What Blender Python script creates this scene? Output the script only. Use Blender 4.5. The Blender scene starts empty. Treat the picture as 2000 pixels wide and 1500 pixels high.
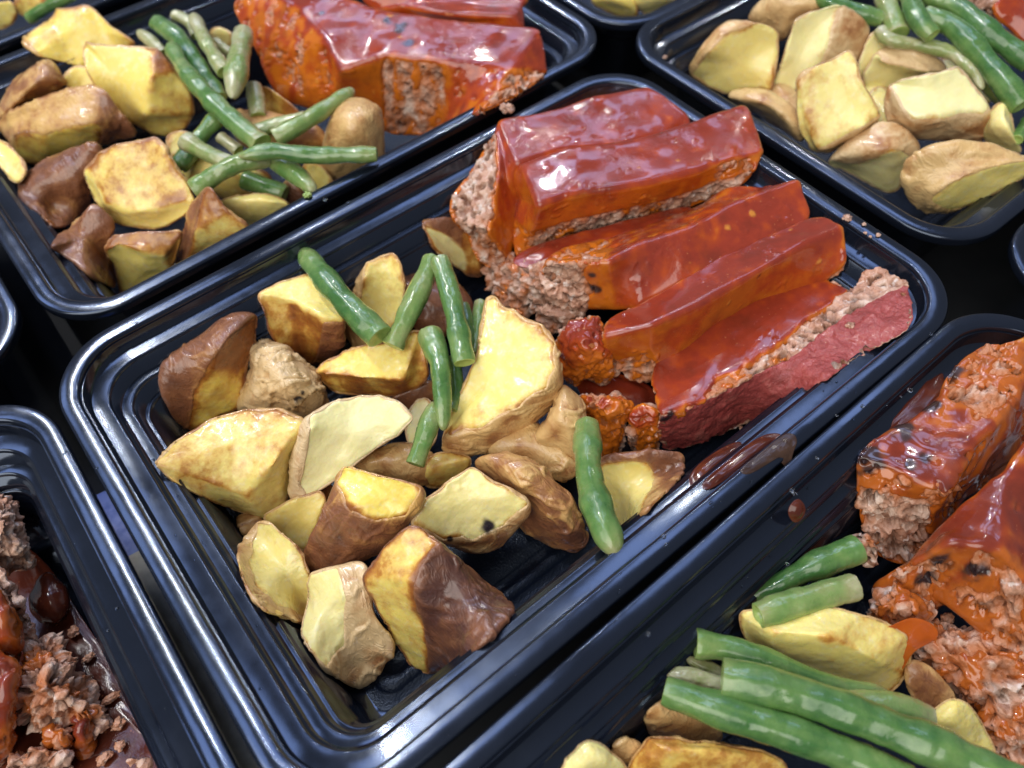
import bpy, bmesh, math, random
import numpy as np
from mathutils import Vector, Matrix

random.seed(7)
sc = bpy.context.scene
COL = sc.collection
S = 0.001            # tables below are in millimetres
RIM = 47.0           # height of the tray rims above the table (mm)

# ------------------------------------------------------------------ camera
cam_d = bpy.data.cameras.new('camera'); cam = bpy.data.objects.new('camera', cam_d); COL.objects.link(cam)
sc.camera = cam
Rcv = ((0.7809817946485557, -0.6241440737491089, -0.022618833554977166),
       (-0.5261649917476281, -0.6380071793634573, -0.5622252578281266),
       (0.3364785845885875, 0.45098892922615286, -0.826674753351467))
CPOS = Vector((-82.80535, -108.91109, 173.4723))
m = Matrix((( Rcv[0][0], -Rcv[1][0], -Rcv[2][0]), (Rcv[0][1], -Rcv[1][1], -Rcv[2][1]), (Rcv[0][2], -Rcv[1][2], -Rcv[2][2]))).to_4x4()
m.translation = (CPOS + Vector((0, 0, RIM))) * S
cam.matrix_world = m
cam_d.sensor_width = 36.0; cam_d.sensor_fit = 'HORIZONTAL'
cam_d.lens = 1519.146 / 2000 * 36.0
cam_d.clip_start = 0.01; cam_d.clip_end = 50
cam_d.dof.use_dof = True; cam_d.dof.focus_distance = 0.208; cam_d.dof.aperture_fstop = 11.0

# ------------------------------------------------------------------ world, lamps, exposure
w = bpy.data.worlds.new('World'); sc.world = w; w.use_nodes = True
bg = w.node_tree.nodes['Background']; bg.inputs[0].default_value = (0.80, 0.86, 1.0, 1); bg.inputs[1].default_value = 0.16
def area(name, loc, look, sx, sy, power, color):
    l = bpy.data.lights.new(name, 'AREA'); l.shape = 'RECTANGLE'; l.size = sx; l.size_y = sy; l.energy = power; l.color = color
    o = bpy.data.objects.new(name, l); COL.objects.link(o)
    o.location = loc
    d = Vector(look) - Vector(loc)
    o.rotation_euler = d.to_track_quat('-Z', 'Y').to_euler()
    return o
for gx in (-0.95, 0.0, 0.95, 1.9):
    for gy in (0.75, 1.65, 2.55):
        area('ceiling_panel_lamp', (gx, gy, 2.3), (gx * .4, gy * .4, 0.0), .54, .46, 3.1, (0.44, 0.58, 1.0))
for k in range(40):      # a row of small LEDs
    area('led_lamp', (-0.14, .5 + k * .032, 1.6), (-.07, .25 + k * .016, 0.0), .012, .014, .34, (1.0, 0.96, 0.90))
area('front_panel_lamp', (-1.7, -0.7, 2.1), (0.0, 0.0, 0.0), 2.8, 2.6, 66.0, (1.0, 0.96, 0.89))  # unseen soft fill lamp, added to brighten the faces towards the camera
for lx, ly in ((1.05, 1.2), (1.5, 2.1), (.55, 1.75), (2.4, 1.15)):
    area('led_lamp', (lx, ly, 1.9), (lx * .3, ly * .3, 0.0), .022, .022, 2.2, (1.0, 0.97, 0.93))
sc.view_settings.view_transform = 'Standard'; sc.view_settings.look = 'None'
sc.view_settings.exposure = 0.27; sc.view_settings.gamma = 1.0
sc.cycles.use_denoising = True
sc.cycles.max_bounces = 8

# ------------------------------------------------------------------ numpy noise
def _h(ix, iy, iz, s):
    h = (ix * 374761393 + iy * 668265263 + iz * 2147483647 + s * 1274126177) & 0xffffffff
    h = ((h ^ (h >> 13)) * 1274126177) & 0xffffffff
    h = ((h ^ (h >> 16)) * 2246822519) & 0xffffffff
    return h ^ (h >> 15)
_G = np.array([[1,1,0],[-1,1,0],[1,-1,0],[-1,-1,0],[1,0,1],[-1,0,1],[1,0,-1],[-1,0,-1],[0,1,1],[0,-1,1],[0,1,-1],[0,-1,-1]], float)
def perlin(P, seed=0):
    i = np.floor(P).astype(np.int64); f = P - i
    u = f * f * f * (f * (f * 6 - 15) + 10)
    r = 0
    for a in (0, 1):
        wa = u[:, 0] if a else 1 - u[:, 0]
        for b in (0, 1):
            wb = u[:, 1] if b else 1 - u[:, 1]
            for c in (0, 1):
                wc = u[:, 2] if c else 1 - u[:, 2]
                g = _G[_h(i[:, 0] + a, i[:, 1] + b, i[:, 2] + c, seed) % 12]
                d = g[:, 0] * (f[:, 0] - a) + g[:, 1] * (f[:, 1] - b) + g[:, 2] * (f[:, 2] - c)
                r = r + wa * wb * wc * d
    return r
def worley(P, seed=0):
    i = np.floor(P).astype(np.int64); f = P - i
    best = np.full(len(P), 9.0)
    for a in (-1, 0, 1):
        for b in (-1, 0, 1):
            for c in (-1, 0, 1):
                h = _h(i[:, 0] + a, i[:, 1] + b, i[:, 2] + c, seed)
                dx = a + (h & 1023) / 1023. - f[:, 0]; dy = b + ((h >> 10) & 1023) / 1023. - f[:, 1]; dz = c + ((h >> 20) & 1023) / 1023. - f[:, 2]
                best = np.minimum(best, dx * dx + dy * dy + dz * dz)
    return np.sqrt(best)
def sstep(a, b, x):
    t = np.clip((x - a) / (b - a), 0, 1); return t * t * (3 - 2 * t)

# ------------------------------------------------------------------ node materials
class NB:
    def __init__(s, name):
        s.m = bpy.data.materials.new(name); s.m.use_nodes = True
        s.t = s.m.node_tree; s.n = s.t.nodes; s.p = s.n['Principled BSDF']
    def add(s, typ, ins=None, **kw):
        nd = s.n.new(typ)
        for k, v in kw.items(): setattr(nd, k, v)
        for k, v in (ins or {}).items(): s.put(nd.inputs[k], v)
        return nd
    def put(s, sock, v):
        if isinstance(v, bpy.types.NodeSocket): s.t.links.new(v, sock)
        elif isinstance(v, (tuple, list)) and len(v) == 3 and sock.type == 'RGBA': sock.default_value = (*v, 1)
        else: sock.default_value = v
    def co(s): return s.add('ShaderNodeTexCoord').outputs['Object']
    def noise(s, scale, detail=3, rough=.55, vec=None, dist=0, out='Fac'):
        return s.add('ShaderNodeTexNoise', {'Vector': vec or s.co(), 'Scale': scale, 'Detail': detail, 'Roughness': rough, 'Distortion': dist}).outputs[out]
    def vor(s, scale, vec=None, feature='F1', out='Distance'):
        return s.add('ShaderNodeTexVoronoi', {'Vector': vec or s.co(), 'Scale': scale}, feature=feature).outputs[out]
    def attr(s, name, typ='GEOMETRY'): return s.add('ShaderNodeAttribute', attribute_name=name, attribute_type=typ).outputs['Fac']
    def ramp(s, fac, stops, interp='LINEAR'):
        r = s.add('ShaderNodeValToRGB', {'Fac': fac}); e = r.color_ramp; e.interpolation = interp
        while len(e.elements) < len(stops): e.elements.new(0.5)
        for el, (p, c) in zip(e.elements, stops):
            el.position = p; el.color = (*c, 1) if isinstance(c, tuple) else (c, c, c, 1)
        return r.outputs['Color']
    def mix(s, fac, a, b, mode='MIX'):
        nd = s.add('ShaderNodeMix', data_type='RGBA', blend_type=mode)
        s.put(nd.inputs[0], fac); s.put(nd.inputs[6], a); s.put(nd.inputs[7], b)
        return nd.outputs[2]
    def math(s, op, a, b=0.0, c=None, clamp=False):
        nd = s.add('ShaderNodeMath', operation=op, use_clamp=clamp)
        s.put(nd.inputs[0], a); s.put(nd.inputs[1], b)
        if c is not None: s.put(nd.inputs[2], c)
        return nd.outputs[0]
    def mapr(s, v, a, b, c, d):
        return s.add('ShaderNodeMapRange', {0: v, 1: a, 2: b, 3: c, 4: d}).outputs[0]
    def stretch(s, sc_):
        return s.add('ShaderNodeMapping', {'Vector': s.co(), 'Scale': sc_}).outputs[0]
    def bump(s, h, dist, strength=1.0, prev=None):  # strength may be a socket
        nd = s.add('ShaderNodeBump', {'Height': h, 'Distance': dist, 'Strength': strength})
        if prev is not None: s.put(nd.inputs['Normal'], prev)
        return nd.outputs[0]
    def fin(s, **kw):
        for k, v in kw.items(): s.put(s.p.inputs[k.replace('_', ' ')], v)
        return s.m

def mat_plastic():
    b = NB('black_plastic')
    n1 = b.noise(28, 6, .68); n2 = b.noise(420, 3)
    r = b.mapr(n1, .35, .7, .09, .24)
    bp = b.bump(b.noise(60, 2), .0006, .25)
    bp = b.bump(n2, .00003, .3, bp)
    return b.fin(Base_Color=(.006, .008, .014), Roughness=r, IOR=1.75, Normal=bp, Specular_Tint=(.66, .78, 1, 1))
def mat_floor_plastic():
    b = NB('stippled_black_plastic')
    n2 = b.noise(1500, 2)
    return b.fin(Base_Color=(.006, .009, .018), Roughness=.3, IOR=1.42, Normal=b.bump(n2, .00022, .7), Specular_Tint=(.7, .82, 1, 1))
def mat_table():
    b = NB('table_top')
    n = b.noise(14, 5, .6)
    return b.fin(Base_Color=b.ramp(n, [(.3, (.010, .012, .016)), (.7, (.03, .032, .036))]), Roughness=.8, Specular_IOR_Level=.2)
def brown_chain(b, base, lo=(.64, .33, .06), mid=(.33, .115, .025), hi=(.07, .028, .018), extra=None):
    br = extra
    return b.mix(b.mapr(br, .30, .62, 0, 1), base, b.mix(b.mapr(br, .5, .8, 0, 1), lo, b.mix(b.mapr(br, .82, 1.28, 0, 1), mid, hi)))
def mat_flesh():
    b = NB('roasted_potato_flesh')
    tint = b.attr('tint', 'OBJECT')
    n = b.noise(110, 4, .6); nf = b.noise(480, 3, .6); nb_ = b.noise(210, 5, .65)
    yel = b.mix(n, (.86, .62, .065), (.92, .75, .19))
    pale = b.mix(n, (.83, .77, .31), (.93, .88, .52))
    base = b.mix(tint, yel, pale)
    base = b.mix(b.mapr(nf, .52, .75, 0, .5), base, (.88, .80, .50))
    br = b.math('ADD', b.attr('brown'), b.math('MULTIPLY', b.attr('edge'), b.mapr(b.noise(75, 3), .38, .66, .0, .55)))
    br = b.math('ADD', br, b.mapr(nb_, .25, .75, -.24, .24))
    br = b.math('ADD', br, b.mapr(b.noise(60, 3), .3, .7, -.12, .12))
    col = brown_chain(b, base, extra=br)
    spk = b.mapr(b.vor(900), .0, .12, 1, 0)
    col = b.mix(b.math('MULTIPLY', spk, b.mapr(n, .55, .65, 0, .8)), col, (.10, .05, .02))
    col = b.mix(b.attr('spot'), col, (.025, .018, .022))
    st = b.noise(1.0, 4, .6, b.stretch((230, 900, 300)))
    bp = b.bump(nf, .0004, .35); bp = b.bump(st, .0004, .35, bp); bp = b.bump(n, .0009, .25, bp)
    return b.fin(Base_Color=col, Roughness=b.mapr(b.noise(260, 3), .35, .65, .20, .52), IOR=1.45, Normal=bp, Subsurface_Weight=.22, Subsurface_Radius=(.004, .0022, .0008), Subsurface_Scale=.5, Coat_Weight=b.mapr(b.noise(120, 4, .6), .44, .58, .05, .7), Coat_Roughness=.13)
def mat_skin():
    b = NB('roasted_potato_skin')
    n = b.noise(130, 5, .65); n2 = b.noise(70, 3); nf = b.noise(700, 3, .6)
    tint = b.attr('tint', 'OBJECT')
    base = b.mix(tint, b.mix(n, (.62, .34, .085), (.74, .50, .18)), b.mix(n, (.64, .44, .22), (.80, .64, .40)))
    br = b.math('ADD', b.math('MULTIPLY', b.attr('brown'), .86), b.mapr(n, .25, .75, -.26, .26))
    br = b.math('ADD', br, b.mapr(n2, .3, .7, -.15, .15))
    br = b.math('ADD', br, b.math('MULTIPLY', b.attr('cav'), .25))
    col = brown_chain(b, base, (.48, .23, .075), (.25, .10, .045), (.090, .034, .022), br)
    fl = b.math('MULTIPLY', b.mapr(b.noise(95, 5, .7), .60, .72, 0, .8), b.mapr(nf, .4, .6, .2, .75))
    col = b.mix(fl, col, b.mix(.5, col, (.50, .40, .38)))
    col = b.mix(b.attr('spot'), col, (.02, .016, .018))
    spk = b.mapr(b.vor(330), .0, .10, .7, 0)
    col = b.mix(spk, col, (.06, .03, .015))
    wv = b.noise(1.0, 2, .5, b.stretch((330, 110, 240)), 1.5)
    wv = b.math('SUBTRACT', 1, b.math('MULTIPLY', b.math('ABSOLUTE', b.math('SUBTRACT', wv, .5)), 9.), clamp=True)
    bp = b.bump(wv, .0004, .35); bp = b.bump(nf, .0002, .4, bp)
    return b.fin(Base_Color=col, Roughness=b.mapr(b.noise(200, 3), .35, .65, .26, .55), IOR=1.45, Normal=bp, Coat_Weight=.6, Coat_Roughness=.14)
def mat_bean():
    b = NB('green_bean_pod')
    tint = b.attr('tint', 'OBJECT')
    n = b.noise(90, 4, .6); nf = b.noise(600, 3, .6)
    v = b.math('ADD', tint, b.mapr(n, .25, .75, -.45, .45))
    v = b.math('ADD', v, b.math('MULTIPLY', b.attr('pale'), .7))
    col = b.ramp(v, [(.0, (.050, .140, .036)), (.3, (.110, .220, .055)), (.6, (.20, .285, .085)), (.85, (.29, .31, .12)), (1., (.40, .39, .21))])
    lines = b.attr('stripe')
    col = b.mix(b.math('MULTIPLY', lines, .18), col, (.25, .36, .11))
    col = b.mix(b.mapr(b.noise(300, 2), .62, .72, 0, .18), col, (.26, .33, .12))
    bp = b.bump(b.noise(240, 3, .55), .0008, .45)
    return b.fin(Base_Color=col, Roughness=b.mapr(b.noise(130, 4, .6), .38, .62, .14, .42), IOR=1.45, Normal=bp, Subsurface_Weight=.2, Subsurface_Radius=(.001, .003, .0008), Subsurface_Scale=.5, Coat_Weight=b.mapr(b.noise(90, 3), .40, .58, .3, 1.0), Coat_Roughness=.05)
def mat_bean_end():
    b = NB('cut_bean_flesh')
    n = b.noise(500, 3)
    return b.fin(Base_Color=b.mix(n, (.20, .36, .07), (.42, .50, .16)), Roughness=.25, Normal=b.bump(n, .0005, .6), Coat_Weight=.4)
def mat_meat():
    b = NB('baked_ground_meat')
    n = b.noise(240, 5, .65); n2 = b.noise(75, 3); nf = b.noise(1100, 3, .6)
    cell = b.vor(420, out='Color'); 
    sep = b.add('ShaderNodeSeparateColor', {0: cell}).outputs[0]
    col = b.ramp(b.math('ADD', b.math('MULTIPLY', sep, .5), b.math('MULTIPLY', n, .6)), [(.2, (.26, .125, .075)), (.42, (.47, .26, .175)), (.62, (.60, .385, .28)), (.88, (.72, .58, .48))])
    col = b.mix(b.mapr(n2, .45, .7, 0, .55), col, (.56, .27, .17))
    col = b.mix(b.mapr(b.noise(330, 3, .6), .60, .68, 0, .8), col, (.80, .72, .66))
    col = b.mix(b.mapr(b.noise(190, 3, .6), .62, .72, 0, .7), col, (.27, .10, .06))
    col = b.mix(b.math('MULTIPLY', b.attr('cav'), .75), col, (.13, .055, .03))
    col = b.mix(b.attr('wet'), col, (.46, .13, .025))
    col = b.mix(b.attr('spot'), col, (.025, .012, .014))
    bp = b.bump(b.vor(700), .0007, .6); bp = b.bump(nf, .0004, .7, bp)
    return b.fin(Base_Color=col, Roughness=b.mapr(n, .3, .7, .32, .65), IOR=1.45, Normal=bp)
def mat_crust():
    b = NB('meatloaf_crust')
    n = b.noise(160, 5, .65); nf = b.noise(700, 4, .65)
    col = b.ramp(n, [(.25, (.20, .030, .026)), (.55, (.37, .065, .055)), (.8, (.50, .16, .12))])
    col = b.mix(b.mapr(nf, .58, .72, 0, .5), col, (.48, .17, .13))
    col = b.mix(b.attr('spot'), col, (.025, .012, .014))
    bp = b.bump(nf, .0008, .8); bp = b.bump(b.noise(260, 3), .0014, .6, bp)
    return b.fin(Base_Color=col, Roughness=b.mapr(b.noise(300, 3), .35, .65, .34, .6), Normal=bp, Coat_Weight=b.mapr(n, .4, .6, .0, .35), Coat_Roughness=.18)
def mat_sauce(name, thick, mid, thin, dark=(.09, .022, .012), coat=.45):
    b = NB(name)
    n = b.noise(70, 4, .6); n2 = b.noise(160, 4, .6)
    v = b.math('ADD', b.attr('depth'), b.mapr(n2, .3, .7, -.22, .22))
    v = b.math('ADD', v, b.mapr(b.noise(38, 3, .6, None, .6), .3, .7, -.34, .16))
    col = b.ramp(v, [(.0, thin), (.40, mid), (.78, thick), (1., tuple(c * .86 for c in thick))])
    col = b.mix(b.mapr(n, .54, .76, 0, .6), col, dark)
    sv = b.add('ShaderNodeVectorMath', {0: b.co(), 1: b.add('ShaderNodeVectorMath', {0: b.noise(420, 2, out='Color'), 'Scale': .0022}, operation='SCALE').outputs[0]}, operation='ADD').outputs[0]
    sd = b.vor(150, sv); c2 = b.add('ShaderNodeSeparateColor', {0: b.vor(150, sv, out='Color')}).outputs[1]
    seed = b.math('MULTIPLY', b.mapr(sd, .07, .20, 1, 0), b.mapr(c2, .80, .82, 0, .75))
    col = b.mix(seed, col, (.66, .27, .04))
    sd2 = b.mapr(b.vor(520, sv), .05, .16, .5, 0)
    col = b.mix(b.math('MULTIPLY', sd2, b.mapr(n2, .46, .58, 0, 1)), col, (.60, .22, .09))
    dk = b.math('MULTIPLY', b.mapr(b.vor(240, sv), .05, .14, .7, 0), b.mapr(b.noise(55, 2), .55, .62, 0, 1))
    col = b.mix(dk, col, (.06, .018, .012))
    col = b.mix(b.attr('spot'), col, (.045, .020, .016))
    bp = b.bump(b.noise(100, 2, .5), .0008, .10); bp = b.bump(b.noise(520, 3, .6), .0004, b.mapr(b.noise(60, 3), .48, .62, 0, .55), bp); bp = b.bump(seed, .0004, .5, bp)
    return b.fin(Base_Color=col, Roughness=b.mapr(b.noise(85, 4, .65), .40, .66, .10, .30), IOR=1.48, Normal=bp, Coat_Weight=coat, Coat_Roughness=.05, Coat_IOR=1.5)
def mat_drop():
    b = NB('water'); return b.fin(Base_Color=(.9, .95, 1), Roughness=.02, IOR=1.33, Transmission_Weight=1.0)
def mat_clear_sauce():
    b = NB('thin_brown_gravy')
    n = b.noise(160, 4)
    return b.fin(Base_Color=b.ramp(n, [(.3, (.030, .016, .012)), (.6, (.060, .032, .020)), (.8, (.12, .075, .045))]), Roughness=.2, IOR=1.4, Coat_Weight=.0, Coat_Roughness=.05, Normal=b.bump(b.noise(200, 3), .0008, .5))
def mat_paper(nm, a, c):
    b = NB(nm); n = b.noise(160, 4)
    return b.fin(Base_Color=b.mix(b.mapr(n, .4, .6, 0, 1), a, c), Roughness=.4)
MAT = dict(paper=mat_paper('cream_paper', (.55, .52, .42), (.66, .63, .52)), blue_paper=mat_paper('blue_print', (.06, .14, .60), (.16, .26, .75)), plastic=mat_plastic(), floor=mat_floor_plastic(), table=mat_table(), flesh=mat_flesh(), skin=mat_skin(), bean=mat_bean(), bean_end=mat_bean_end(),
           meat=mat_meat(), crust=mat_crust(), drop=mat_drop(), gravy=mat_clear_sauce(),
           sauce=mat_sauce('tomato_glaze', (.28, .036, .016), (.40, .060, .011), (.55, .145, .012)),
           dark_glaze=mat_sauce('browned_glaze', (.20, .030, .014), (.29, .048, .012), (.43, .105, .014), (.05, .016, .010), .5),
           brown=mat_sauce('brown_sauce', (.080, .017, .009), (.13, .030, .011), (.21, .055, .014), (.05, .018, .012), .05),
           orange=mat_sauce('orange_sauce', (.52, .10, .008), (.58, .13, .008), (.66, .2, .012), (.40, .07, .01)))

# ------------------------------------------------------------------ helpers
def empty(name, loc, label, cat, group=None):
    o = bpy.data.objects.new(name, None); COL.objects.link(o); o.location = loc; o.empty_display_size = .01
    o['label'] = label; o['category'] = cat
    if group: o['group'] = group
    return o
def tag(o, label, cat, group=None):
    o['label'] = label; o['category'] = cat
    if group: o['group'] = group
    return o
def mesh_np(name, V, F, mats, attrs=None, fmat=None, parent=None, origin=(0, 0, 0)):
    """V in mm (rim plane z = 0); F = (m,4) quads or list of faces"""
    me = bpy.data.meshes.new(name)
    P = (np.asarray(V, float) + np.array([0, 0, RIM])) * S - np.asarray(origin)
    if isinstance(F, np.ndarray):
        k = F.shape[1]; nf = len(F)
        me.vertices.add(len(P)); me.loops.add(nf * k); me.polygons.add(nf)
        me.vertices.foreach_set('co', P.astype(np.float32).ravel())
        me.loops.foreach_set('vertex_index', F.astype(np.int32).ravel())
        me.polygons.foreach_set('loop_start', np.arange(0, nf * k, k, dtype=np.int32))
        me.update(calc_edges=True)
    else:
        me.from_pydata([tuple(p) for p in P], [], F); me.update()
    me.polygons.foreach_set('use_smooth', np.ones(len(me.polygons), bool))
    for mt in (mats if isinstance(mats, (list, tuple)) else [mats]): me.materials.append(mt)
    if fmat is not None: me.polygons.foreach_set('material_index', np.asarray(fmat, np.int32))
    for k_, a in (attrs or {}).items():
        at = me.attributes.new(k_, 'FLOAT', 'POINT'); at.data.foreach_set('value', np.asarray(a, np.float32))
    o = bpy.data.objects.new(name, me); COL.objects.link(o)
    if parent is not None: o.parent = parent
    return o

# ------------------------------------------------------------------ table
tb = mesh_np('table', [(-900, -700, -RIM), (900, -700, -RIM), (900, 900, -RIM), (-900, 900, -RIM)], [(0, 1, 2, 3)], MAT['table'])
tb['kind'] = 'structure'

ps = mesh_np('paper_strip', [(-124, -75, -RIM + .4), (-107, -78, -RIM + .4), (-107, 34, -RIM + .4), (-107, 60, -RIM + .4), (-124, 62, -RIM + .4), (-124, 36, -RIM + .4)],
             [(0, 1, 2, 5), (5, 2, 3, 4)], [MAT['paper'], MAT['blue_paper']], None, [0, 1])
ps.parent = None; tag(ps, 'pale paper strip with a blue printed end in the gap between trays', 'paper strip')  # flat cream strip with one blue end, lying between two trays
# ------------------------------------------------------------------ trays
def ring(d, z, n=14, L=222., W=151.2, r0=21.3):
    r = max(r0 - d * .8, 4.5); hx, hy = L / 2 - d, W / 2 - d; pts = []
    for cx, cy, a0 in ((hx - r, hy - r, 0), (-hx + r, hy - r, 90), (-hx + r, -hy + r, 180), (hx - r, -hy + r, 270)):
        for k in range(n + 1):
            a = math.radians(a0 + 90. * k / n); pts.append((cx + r * math.cos(a), cy + r * math.sin(a), z))
    # straight sides get a few points so that they can bow like thin plastic
    out = []
    for i, p in enumerate(pts):
        q = pts[(i + 1) % len(pts)]; out.append(p)
        L_ = math.dist(p, q)
        if L_ > 30:
            for k in range(1, 8):
                t_ = k / 8; out.append((p[0] + (q[0] - p[0]) * t_, p[1] + (q[1] - p[1]) * t_, z))
    return out
def loft(prof, cap=False, capflip=False):
    V = []; F = []
    for d, z in prof: V += ring(d, z)
    n = len(ring(0, 0))
    for k in range(len(prof) - 1):
        for i in range(n):
            j = (i + 1) % n; F.append((k * n + i, k * n + j, (k + 1) * n + j, (k + 1) * n + i))
    if cap: F.append(tuple((len(prof) - 1) * n + i for i in range(n)))
    return V, F
RIMP = [(5.6, -1.5), (1.3, -1.35), (1.1, -1.7), (1.0, -3.3), (.55, -3.5), (.15, -3.2), (0, -2.6), (0, -1.0), (.12, -.5), (.4, -.15), (.9, 0), (4.3, 0), (4.75, -.12), (5.05, -.45), (5.2, -.9)]
BAS = [(5.2, -.9), (5.5, -5.0), (5.65, -5.4), (6.0, -5.6), (10.0, -5.6), (10.4, -5.72), (10.7, -6.1), (11.05, -10.6), (11.2, -11.0), (11.6, -11.2), (13.8, -11.2), (14.2, -11.3), (14.5, -11.7),
       (15.0, -16.2), (15.2, -16.6), (15.6, -16.8), (16.3, -16.8), (16.7, -16.95), (17.0, -17.4), (20.2, -41.), (20.8, -43.), (22.3, -44.4), (24.3, -44.9)]
FLO = [(24.3, -44.9), (27.0, -44.9), (27.5, -44.6), (27.9, -44.1), (30.5, -44.1), (30.9, -44.3), (31.4, -44.9), (33.5, -44.9), (34, -44.6), (34.4, -44.3), (40, -44.3)]
OUT = [(5.6, -1.5), (6.3, -6.2), (7.0, -6.5), (11.3, -6.6), (11.7, -11.6), (12.4, -12), (15.4, -12.2), (15.8, -17.4), (17.6, -18), (21.0, -43.5), (22.6, -45.6), (25.0, -46.2)]
def cutflip(F): return [tuple(reversed(f)) for f in F]
V, F = loft(RIMP); rim0 = mesh_np('rim', V, F, MAT['plastic'])
V, F = loft(BAS); nb0 = len(V); V2, F2 = loft(list(reversed(OUT)), False); V3, F3 = loft([(25.0, -46.2)], True)
bas0 = mesh_np('basin', V + V2 + V3, F + [tuple(i + nb0 for i in f) for f in F2] + [tuple(i + nb0 + len(V2) for i in reversed(f)) for f in F3], MAT['plastic'])
V, F = loft(FLO, True); flo0 = mesh_np('tray_floor', V, F, MAT['floor'])
TRAYS = {'C': (0, 0, 0, 'central black tray holding one complete meal of meatloaf, potatoes and beans'),
 'UL': (7.5, 158, 1.0, 'black tray behind the central one, its beans piled in the middle'),
 'UR': (229.5, 11.3, 0, 'black tray at the upper right with potatoes along its near rim'),
 'T': (232.5, 161, 0, 'black tray whose single rounded corner shows at the top middle'),
 'RB': (4.5, -152.6, 1.0, 'black tray at the lower right with long glossy beans in front'),
 'FR': (236.5, -143, 0, 'empty looking black tray corner at the right edge of the photo'),
 'LB': (-224.8, -2.5, -.6, 'black tray at the lower left flooded with brown sauce'),
 'LE': (-218.5, 158, 0, 'bare black tray corner at the left edge of the photo'),
 'TL': (12, 321, 3, 'black tray at the far upper left, only its near rim in view')}
for k, (x, y, a, lab) in TRAYS.items():
    t = empty('food_tray', (x * S, y * S, 0), lab, 'food tray', 'black meal trays standing edge to edge')
    t.rotation_euler.z = math.radians(a)
    for o in (rim0, bas0, flo0):
        c = o if k == 'C' else o.copy()
        if k != 'C': COL.objects.link(c)
        c.parent = t

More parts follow.
